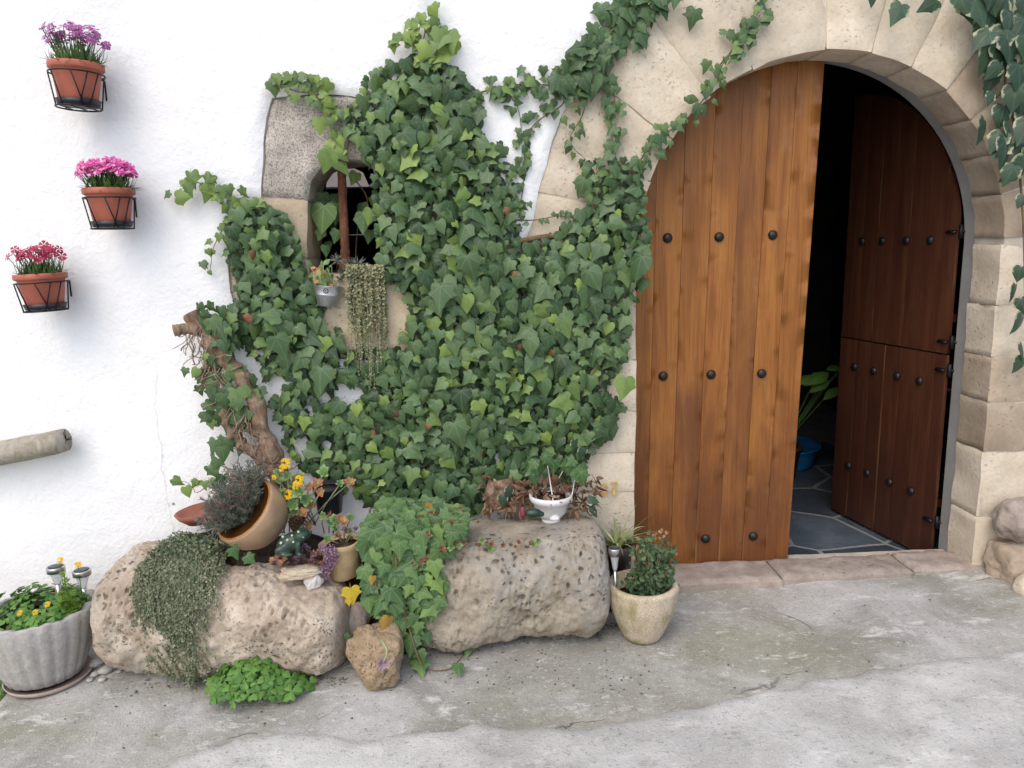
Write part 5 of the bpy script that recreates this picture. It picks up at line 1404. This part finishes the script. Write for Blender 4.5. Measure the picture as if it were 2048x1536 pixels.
# buff clay pot
c = P(692, 1152, -.33); h = P(692, 1082, -.33).z-c.z
bf = thing('flower_pot', c, 'buff clay pot of small succulents wedged between the stone drums', 'pot')
mb = MB(); mb.lathe([(.050, 0), (.060, .006), (.066, h*.5), (.082, h*.86), (.088, h), (.078, h+.003), (.070, h*.85), (.004, h*.85)], T(c) @ Matrix.Rotation(-.1, 4, 'Y'), 40, wob=lambda a, r, z: .006*noise.noise(Vector((a, z*20, 0)))); mb.build('pot', MAT['buff_clay'], bf)
mb = MB(); mb.lathe([(.07, h*.9), (.004, h*.98)], T(c), 24); mb.build('soil', MAT['soil'], bf)
for px, py, m, s_ in ((660, 1045, ROS_G, .026), (688, 1045, ROS_R, .022), (672, 1058, ROS_G, .02), (700, 1062, ROS_G, .016), (655, 1078, ROS_G, .02), (690, 1060, ROS_P, .018), (668, 1035, ROS_G, .016), (712, 1058, ROS_P, .016), (676, 1072, ROS_RU, .022), (700, 1076, ROS_RU, .02)):
    q = P(px, py, -.36+U(0, .05)); inst('rosette', random.choice(m), T(q) @ rot_to(Vector((0, -.6, .8))+rvec(.3)) @ Matrix.Scale(s_*1.2, 4), bf)
    mb = MB(); mb.tube([c+Vector((0, -.01, h*.9)), q], .002, 4, tint=.7); mb.build('stalk', MAT['sedum'], bf)
mb = MB()
for k in range(800):                                   # trailing purple stems beside the pot
    t = rnd(); q = P(650+12*math.sin(t*5)+U(-13, 13)+8*t, 1092+60*t+U(-6, 6), -.42-.015*rnd()); mb.leaf(random.choice(QL), frame(q, rvec()+Vector((0, -.5, 0)), (U(-.3, .3), -1, .4), U(.006, .013)), U(.2, 1))
mb.build('foliage', MAT['purple'], bf, kind='stuff')
# flat stone dish of houseleeks
c = P(600, 1140, -.44)
hd = thing('stone_dish', c, 'flat yellowish stone shell of reddish purple houseleeks on the drum', 'dish')
rock('dish', (c.x, c.y+.012, c.z-.012), (.086, .044, .022), 14, 'yellow_stone', hd, sub=5, amp=.22, pit=.003, boxy=.25, rot=.12)
for k in range(44):
    px, py = U(545, 645), U(1090, 1130); m = ROS_P if rnd() < .6 else (ROS_R if px < 570 else ROS_RU)
    q = P(px, py+max(0, 575-px)*.3, -.44+U(0, .06)); inst('rosette', random.choice(m), T(q) @ rot_to(Vector((0, -.5, .8))+rvec(.3)) @ Matrix.Scale(U(.013, .022), 4), hd)
q = P(556, 1112, -.44)
for dx, dy in ((0, 0), (14, 6), (-12, 8), (5, 14)):
    q = P(556+dx, 1112+dy, -.455); inst('rosette', ROS_R[0], T(q) @ rot_to((0, -.6, .7)) @ Matrix.Scale(.016, 4), hd)
# purple air plant on the brown rock
q = P(766, 1326, -.70); ap = thing('air_plant', q, 'small pale purple rosette on a bare stalk on the brown rock', 'succulent')
for k in range(2): inst('rosette', ROS_PL[0], T(q) @ rot_to((.1, -1, .25)) @ Matrix.Rotation(k*.5, 4, 'Z') @ Matrix.Scale(.036-.008*k, 4), ap)
mb = MB(); mb.tube(smooth_path([q, P(774, 1305, -.71), P(768, 1288, -.68), P(762, 1280, -.64)], 4), .0035, 6, tint=.9); mb.build('stalk', MAT['spider'], ap)

# ================================================================== IVY CASCADING OVER THE RIGHT DRUM
gi = thing('ivy_plant', P(840, 1060, -.3), 'fresh green ivy with pale veins tumbling between the two stone drums', 'ivy')
CAS = [(722, 1035), (755, 1003), (850, 1005), (945, 1025), (955, 1060), (925, 1095), (880, 1125), (906, 1165), (890, 1212), (852, 1240), (840, 1262), (795, 1240), (750, 1230), (715, 1205), (705, 1150), (730, 1122), (700, 1098)]
CAS = [(820+(x-820)*.82+(6 if y < 1060 else 0), y) for x, y in CAS]
def casY(py, d=0):
    if py < 1070: return -.20-(py-1000)/70*.24-d
    return -.44-(py-1070)/190*.045-d
specs2 = []
def cas_scatter(n, sizes, dr, mind, tint, rank):
    pts = []; c = 0
    while len(pts) < n and c < n*40:
        c += 1; x, y = U(690, 960), U(1000, 1265)
        if not in_poly(CAS, x, y) or any((x-a)**2+(y-b)**2 < mind*mind for a, b in pts): continue
        pts.append((x, y)); Y = casY(y, U(*dr)); sz = U(*sizes)
        a = random.gauss(0, .75); up = 1.0 if y < 1060 else .45
        M = frame(P(x, y, Y), (math.sin(a), -.35, -math.cos(a)), (random.gauss(0, .45), -1, up*U(.2, 1.5)), sz); M.translation -= M.to_3x3() @ Vector((0, .35, 0))
        specs2.append((M, min(.99, max(.02, random.gauss(*tint))), rank*sz))
cas_scatter(210, (.04, .065), (0, .02), 13, (.22, .12), .3)
cas_scatter(130, (.055, .085), (.01, .04), 17, (.45, .18), 1)
cas_scatter(75, (.05, .086), (.02, .07), 21, (.55, .2), 1.5)
for x, y, sz, Y, t in ((822, 1288, .085, -.52, .5), (842, 1312, .06, -.53, .45), (800, 1268, .055, -.52, .6), (835, 1255, .05, -.53, .7), (790, 1222, .07, -.53, .5), (855, 1275, .05, -.5, .4), (692, 1275, .035, -.5, .5), (715, 1285, .03, -.5, .5), (470, 1105, .055, -.47, .5), (500, 1118, .05, -.47, .3), (672, 1258, .03, -.52, .5)):
    M = wall_leaf(x, y, Y, sz, 30, .5); specs2.append((M, t, 2))
gl = G(845, 1345)
for x, y, sz in ((842, 1340, .075), (938, 1298, .085), (918, 1345, .055), (925, 1290, .06), (950, 1285, .055), (830, 1330, .05)):
    g = G(x, y+8); a = U(-.4, .4); M = frame((g.x, g.y, gz(g.x, g.y)+.035), (math.sin(a)*.6, -.8, -.3), (U(-.2, .2), -.5, 1), sz); M.translation -= M.to_3x3() @ Vector((0, .35, 0)); specs2.append((M, U(.3, .7), 2))
place_leaves(specs2, GIVY, gi)
for pts in ([(800, 1010, -.2), (790, 1080, -.46), (800, 1180, -.49), (825, 1280, -.52), (842, 1330, -.56)], [(860, 1010, -.2), (870, 1080, -.46), (860, 1180, -.49)], [(740, 1020, -.2), (735, 1100, -.47), (760, 1200, -.5)]):
    mb = MB(); mb.tube(smooth_path([P(*q) for q in pts], 6), .004, 6); mb.build('stem', MAT['stem'], gi)
mb = MB(); mb.tube(smooth_path([Vector((G(x, y).x, G(x, y).y, gz(G(x, y).x, G(x, y).y)+.008)) for x, y in ((845, 1340), (870, 1345), (905, 1338), (935, 1300))], 5), .002, 5); mb.build('stem', MAT['stem'], gi)
YL = LeafBank('ivy_leaf', [ivy_shape(.6, .2, .2, .06, 0, .6)], MAT['yellow_leaf'], 4)
for x, y, sz, t, Y in ((703, 1190, .075, .3, -.54), (696, 1205, .03, .1, -.54), (773, 1247, .065, .95, -.55), (745, 1160, .035, .95, -.55), (858, 1016, .05, .95, -.32)):
    o = inst('withered_leaf', YL.get(t), wall_leaf(x, y, Y, sz, 30, .4), gi)
# rusty little stonecrop tufts growing on the grey drum
st = thing('stonecrop', P(980, 1100, -.42), 'rusty red stonecrop tufts creeping over the grey stone drum', 'stonecrop')
for k in range(70):
    px, py = random.choice(((870, 1035), (905, 1030), (845, 1070), (930, 1040), (985, 1085), (975, 1110), (990, 1120), (900, 1100), (850, 1128), (1060, 1085), (955, 1090), (885, 1045)))
    px += random.gauss(0, 16); py += random.gauss(0, 7); Y = casY(py, .012 if px > 950 else .05)
    if px > 945: Y = -.43 if py > 1065 else -.36
    q = P(px, py, Y); inst('rosette', random.choice(ROS_RU if rnd() < .8 else ROS_G), T(q) @ rot_to(Vector((0, -.8, .6))+rvec(.4)) @ Matrix.Scale(U(.012, .023), 4), st)

# ================================================================== WHITE POT, DEAD LEAVES, BARK ON THE GREY DRUM
top_z = RA.z+.86*.21+.015
c = Vector((P(1102, 1030, -.17).x, -.17, .278))
wpz = .120
wr = thing('hanging_pot', c, 'white plastic hanging pot with ivy and dead leaves on the grey stone drum', 'pot')
R = .090
mb = MB(); mb.lathe([(.034, 0), (.040, .003), (.040, .012), (.034, .016), (.048, .022), (.066, .045), (.078, wpz*.75), (R, wpz*.8), (R+.003, wpz), (R-.004, wpz+.002), (R-.008, wpz*.85), (.004, wpz*.82)], T(c), 44); mb.build('pot', MAT['white_plastic'], wr)
mb = MB(); mb.lathe([(R-.008, wpz*.86), (.004, wpz*.98)], T(c), 24); mb.build('soil', MAT['soil'], wr)
for s_, tp in ((-.35, (1095, 930)), (2.6, (1135, 925)), (.9, (1150, 955))):
    a = s_-1.2; A = c+Vector((math.cos(a)*R, math.sin(a)*R, wpz-.012)); B = P(*tp, -.14)
    mb = MB(); mb.tube([A-Vector((0, 0, .018)), A+Vector((0, 0, .005)), A.lerp(B, .5), B], .0022, 5); mb.build('hanger_wire', MAT['wire_white'], wr)
mb = MB()
for k in range(330):
    px = U(965, 1195); py = U(955, 1022)
    if 1068 < px < 1140 and py > 985: continue
    q = P(px, py, -.10-.10*(py-960)/70); mb.leaf(ovate_shape(U(.08, .22), U(.3, 2.2), U(.3, 1.2)), frame(q, rvec()+Vector((0, -.3, -.5)), rvec()+Vector((0, -1, .3)), U(.022, .058)), U(0, 1))
for k in range(30):
    a = U(0, 6.28); q = c+Vector((math.cos(a)*R*.8, math.sin(a)*R*.8, wpz+U(-.005, .02))); mb.leaf(ovate_shape(.2, .8, .5), frame(q, rvec()+Vector((0, -.2, -.1)), (0, -.5, 1), U(.025, .05)), U(0, 1))
mb.build('dead_leaves', MAT['dry_leaf'], wr, kind='stuff')
for k in range(18):
    x, y = U(1055, 1170), U(930, 990); inst('leaf', GIVY.get(U(.05, .4)), wall_leaf(x, y-22, -.20-U(0, .06), U(.04, .07), 60, .5), wr)
for x, y, sz in ((1150, 890, .055), (1165, 905, .05), (1185, 1000, .05), (1188, 1022, .05), (1005, 1000, .05), (1018, 985, .05)):
    inst('leaf', VAR.get(rnd()), wall_leaf(x, y, -.2, sz, 60, .5), wr)
# strip of bark
c2 = P(1000, 990, -.12)
bk = slab([(-.06, -.06), (.05, -.07), (.07, .02), (.05, .07), (-.05, .06), (-.07, 0)], [], lambda a, b, h: (c2.x+a, c2.y-h+a*a*4, c2.z+b), .02, .01, .01, .008, .010, 30, .006, rows=1)
tag(bk.build('bark_piece', MAT['bark']), 'dark strip of bark behind the grey stone drum', 'bark')
# small ornament: red and green glazed snail-like figure
f = P(1062, 1026, -.33); og = thing('garden_ornament', f+Vector((0, 0, -.02)), 'small glazed green and red garden ornament beside the white pot', 'ornament')
blob([((f.x+.01, f.y, f.z), (.034, .022, .020), (0, 0, 0)), ((f.x+.04, f.y, f.z-.006), (.016, .014, .012), (0, 0, 0))], 'body', 'frog_glaze', og, .004)
mb = MB(); mb.lathe([(.010, -.016), (.012, 0), (.010, .018), (.004, .026), (.001, .027)], T((f.x-.034, f.y, f.z+.002)), 16); mb.build('cap', MAT['ornament_red'], og)
tag(rock('rock', P(1110, 1036, -.33), (.02, .016, .012), 31, 'white_stone', sub=3, amp=.2), 'tiny white stone against the foot of the white pot', 'rock')

# ================================================================== RIGHT PLANTER, SPIDER PLANT
def planter_right():
    b = G(1284, 1272); b.z = gz(b.x, b.y); rim = P(1283, 1166, b.y); h = rim.z-b.z; R = .142; r0 = .075
    root = thing('planter', b, 'beige mossy grit planter with a small rose bush beside the doorstep', 'planter')
    fl = lambda a, t: (.02*abs(math.sin(a*6+.4)) if t < .75 else .0)
    prof = [(r0*.8, 0), (r0, .004)]+[(r0+(R-r0)*math.sin(t*1.5708), .004+(h-.024)*t) for t in (.08, .18, .3, .45, .6, .75, .88, 1)]+[(R+.002, h-.012), (R-.001, h), (R-.012, h+.004), (R-.024, h), (R-.026, h*.72), (.004, h*.70)]
    mb = MB(); mb.lathe(prof, T(b), 96, fl); mb.build('pot', MAT['mossy_pot'], root)
    zt = b.z+h*.73; mb = MB(); mb.lathe([(R-.026, 0), (R*.5, .01), (.004, .014)], T((b.x, b.y, zt)), 32); mb.build('soil', MAT['soil'], root)
    mb = MB(); st = MB()
    c0 = Vector((b.x+.02, b.y, zt))
    tips = []
    for k in range(52):
        py = U(1072, 1168); px = U(1302-52*min(1, (py-1050)/80), 1302+46*min(1, (py-1040)/60)); q = P(px, py, b.y+U(-.07, .06)); tips.append(q)
        st.tube([c0, c0.lerp(q, .5)+rvec(.012), q], .0022, 5)
    for k in range(1300):
        q = random.choice(tips); q = c0.lerp(q, U(.35, 1.05))+rvec(.022)
        if q.z < zt-.01: continue
        d = rvec()+Vector((0, -.3, -.1)); hi_ = (q.z-zt)/.2
        mb.leaf(ovate_shape(.36, .3, .3), frame(q, d, Vector((U(-.6, .6), -.7, .8)), U(.016, .030)), min(1, max(0, random.gauss(.3+.3*hi_, .2))))
    mb.build('foliage', MAT['rose'], root, kind='stuff'); st.build('stems', MAT['stem'], root, kind='stuff')
    mb = MB()
    for k in range(12):
        q = P(1318+U(-14, 16), 1062+U(-6, 14), b.y-.02); mb.leaf(ovate_shape(.34, .3), frame(q, rvec(), (0, -1, .4), .018), U(.6, 1))
    mb.build('young_leaves', MAT['rust_leaf'], root, kind='stuff')
    q = P(1229, 1096, b.y-.03); solar_light(q, .0245, .105, zt, 'steel solar light stuck in the beige planter with the rose bush', lean=(.008, .01))
planter_right()
def spider():
    b = Vector((P(1232, 1085, -.13).x, -.13, 0)); b.z = gz(b.x, b.y); h = P(1232, 1086, -.13).z-b.z
    root = thing('potted_plant', b, 'pale striped spider plant in a dark plastic pot behind the beige planter', 'potted plant')
    mb = MB(); mb.lathe([(.052, 0), (.055, .004), (.068, h*.82), (.076, h*.83), (.079, h), (.071, h+.002), (.066, h*.85), (.004, h*.84)], T(b), 36); mb.build('pot', MAT['brown_plastic'], root)
    mb = MB(); mb.lathe([(.066, h*.86), (.004, h*.92)], T(b), 20); mb.build('soil', MAT['soil'], root)
    for k in range(48):
        a = U(0, 6.28); d = Vector((math.cos(a)*U(.1, .8), math.sin(a)*U(.1, .7), 1)).normalized(); L = U(.10, .24)
        mb = MB(); mb.leaf(strap(L, U(.003, .0055), U(.5, 2.0), 8), frame(b+Vector((math.cos(a)*.015, math.sin(a)*.015, h*.9)), d, Vector((-math.cos(a), -math.sin(a), .6)), 1), U(.2, 1))
        mb.build('leaf', MAT['spider'], root)
spider()

# ================================================================== WINDOW: BAR, BUCKET, TRAILING PLANTS
bp_, tp_ = P(692, 540, .10), P(682, 312, .10)
mb = MB(); n = 30
path = [tp_.lerp(bp_, i/n) for i in range(n+1)]
mb.tube(path, [.019+.004*noise.noise(Vector((0, 0, i*.5)))+(.016*max(0, (i-27)/3)) for i in range(n+1)], 14, .1)
mb.build('window_bar', MAT['rust'], HOUSE, label='thick rusty iron window bar')
bc = P(655, 612, -.055); bh_ = P(655, 572, -.055).z-bc.z
bk = thing('bucket', bc, 'zinc bucket with punched flower holes holding a red leaved plant on the window sill', 'bucket')
M = T(bc) @ Matrix.Rotation(.10, 4, 'Y')
mb = MB(); mb.lathe([(.036, 0), (.039, .002), (.050, bh_*.55), (.0515, bh_*.57), (.0505, bh_*.6), (.054, bh_), (.056, bh_+.002), (.053, bh_+.003), (.050, bh_*.9), (.003, bh_*.85)], M, 36); mb.build('bucket', MAT['zinc'], bk)
mb = MB(); ctr = Vector((0, -.0535, bh_*.80))
for k in range(9):
    a = 2*math.pi*k/8; off = Vector((math.cos(a)*.009, 0, math.sin(a)*.009)) if k < 8 else Vector()
    cc = ctr+off; cc.y = -math.sqrt(max(0, .0528**2-cc.x**2))-.0006
    mb.add([M @ (cc+Vector((math.cos(t)*.003, 0, math.sin(t)*.003))) for t in [j*.785 for j in range(8)]], [tuple(range(8))])
mb.build('flower_holes', MAT['black_metal'], bk, kind='stuff')
mb = MB()
for k in range(34):
    a = U(0, 6.28); b = M @ Vector((math.cos(a)*.03, math.sin(a)*.03, bh_*.85)); q = b+Vector((U(-.06, .05), U(-.04, .04), U(.02, .10))); mb.tube([b, q], .0016, 4)
    mb.leaf(ovate_shape(.3, .3), frame(q, rvec()+Vector((0, -.3, .2)), (U(-.4, .4), -1, .5), U(.022, .04)), U(0, 1))
mb.build('leaves', MAT['rosette'], bk, kind='stuff')
sp_ = thing('air_plant', P(695, 535, -.03), 'grey spiky tuft at the foot of the rusty window bar', 'plant')
mb = MB()
for px, py in ((675, 520), (700, 528), (690, 545), (715, 530), (680, 560)):
    b = P(px, py, -.01)
    for k in range(60):
        d = rvec()+Vector((0, -.4, .2)); mb.leaf(strap(U(.025, .05), .0014, U(0, .8), 3), frame(b, d, rvec(), 1), U(.2, .9))
mb.build('foliage', MAT['spiky'], sp_, kind='stuff')
tr = thing('trailing_plant', P(730, 545, -.03), 'long trailing string of beaded pale green stems hanging from the window sill', 'hanging plant')
mb = MB()
for k in range(66):
    x = U(697, 768); yend = U(635, 790)-abs(x-740)*.7; y = 540+U(-4, 6); xx = x; Y = -.03-.05*rnd(); pts = []
    drift = U(-.02, .10)
    while y < yend:
        pts.append(P(xx, y, Y-(.0 if y > 560 else .0))); y += 7; xx += U(-1.2, 1.2)+drift*2
    if len(pts) < 3: continue
    mb.tube(pts, .0012, 3, tint=.9, cap=False)
    for i, (a, b) in enumerate(zip(pts[:-1], pts[1:])):
        for j in range(4 if i < 10 else 2):
            p = a.lerp(b, rnd())+rvec(.003); mb.leaf(QL[2], frame(p, rvec()+Vector((0, -.5, 0)), (U(-.4, .4), -1, .5), U(.008, .013)*(1 if i < 18 else .7)), min(1, max(0, random.gauss(.85 if i < 8 else .68, .2))))
for k in range(1100):
    q = P(U(692, 768), U(532, 556), -.04-.05*rnd()); mb.leaf(QL[2], frame(q, rvec()+Vector((0, -.3, .4)), (U(-.4, .4), -1, .8), U(.009, .014)), min(1, max(0, random.gauss(.8, .2))))
mb.build('foliage', MAT['sedum'], tr, kind='stuff')
hp = thing('house_plant', P(690, 520, .22), 'heart leaved green plant growing inside the arched window', 'house plant')
HRT = LeafBank('leaf', [heart_shape(.2, .3, .6), ivy_shape(.2, .2, .3, .03, 0, .6)], MAT['garden_ivy'])
for x, y, sz, t in ((640, 430, .12, .5), (632, 395, .07, .3), (660, 395, .07, .1), (720, 440, .09, .3), (712, 415, .07, .3), (735, 400, .06, .8), (632, 468, .05, .6), (728, 470, .06, .2), (700, 350, .06, .8), (650, 445, .06, .2), (665, 470, .06, .1), (645, 500, .05, .2), (662, 420, .09, .1), (735, 430, .07, .9), (640, 490, .04, .2)):
    inst('leaf', HRT.get(min(.95, t+.25)), wall_leaf(x, y, -.0, sz, 25, .3) @ Matrix.Identity(4), hp).matrix_basis.translation.y = U(.06, .2)
mb = MB()
for pts in ([(665, 560), (640, 470), (632, 395)], [(710, 560), (715, 460), (735, 400), (702, 350)]):
    mb = MB(); mb.tube(smooth_path([P(x, y, .2) for x, y in pts], 5), .003, 5); mb.build('stem', MAT['stem'], hp)

# ================================================================== IN THE HALL
d = ray(1600, 946); t_ = (-.2-CAM.z)/d.z; fp = CAM+d*t_
tub = thing('plastic_tub', (fp.x-.10, fp.y+.24, -.2), 'bright blue round plastic tub on the slate floor inside the doorway', 'tub')
mb = MB(); mb.lathe([(.24, 0), (.26, .004), (.285, .05), (.30, .13), (.315, .165), (.325, .17), (.325, .155), (.305, .155), (.29, .13), (.27, .05), (.01, .02)], T(tub.location), 56); mb.build('basin', MAT['blue_plastic'], tub)
ip = thing('house_plant', (2.12, 1.75, -.2), 'broad leaved plant standing in the dark hall behind the door', 'house plant')
mb = MB(); mb.lathe([(.09, 0), (.1, .004), (.13, .22), (.14, .22), (.14, .25), (.125, .25), (.12, .22), (.01, .22)], T((2.12, 1.75, -.2)), 36); mb.build('pot', MAT['brown_plastic'], ip)
for px, py, dx, dz, L in ((1612, 752, -.8, -.1, .16), (1640, 745, -.9, -.2, .2), (1668, 735, -.5, .1, .16), (1680, 715, .1, .9, .17), (1690, 705, .3, .8, .15), (1640, 760, -1, -.35, .16), (1660, 775, -.7, -.3, .14)):
    q = P(px+18, py, 1.62); mb = MB(); mb.leaf(ovate_shape(.26, .4, .3), frame(q, (dx, -.3, dz), (U(-.3, .3), -.6, 1), L), .6); mb.build('leaf', MAT['clover'], ip)
    mb = MB(); mb.tube(smooth_path([Vector((2.12, 1.75, .03)), Vector((2.12, 1.72, .03)).lerp(q, .6)+Vector((.04, 0, .08)), q], 4), .005, 5, tint=.3); mb.build('stalk', MAT['grass'], ip)
for o in bpy.data.objects:
    if o.name == 'tmp': bpy.data.objects.remove(o)
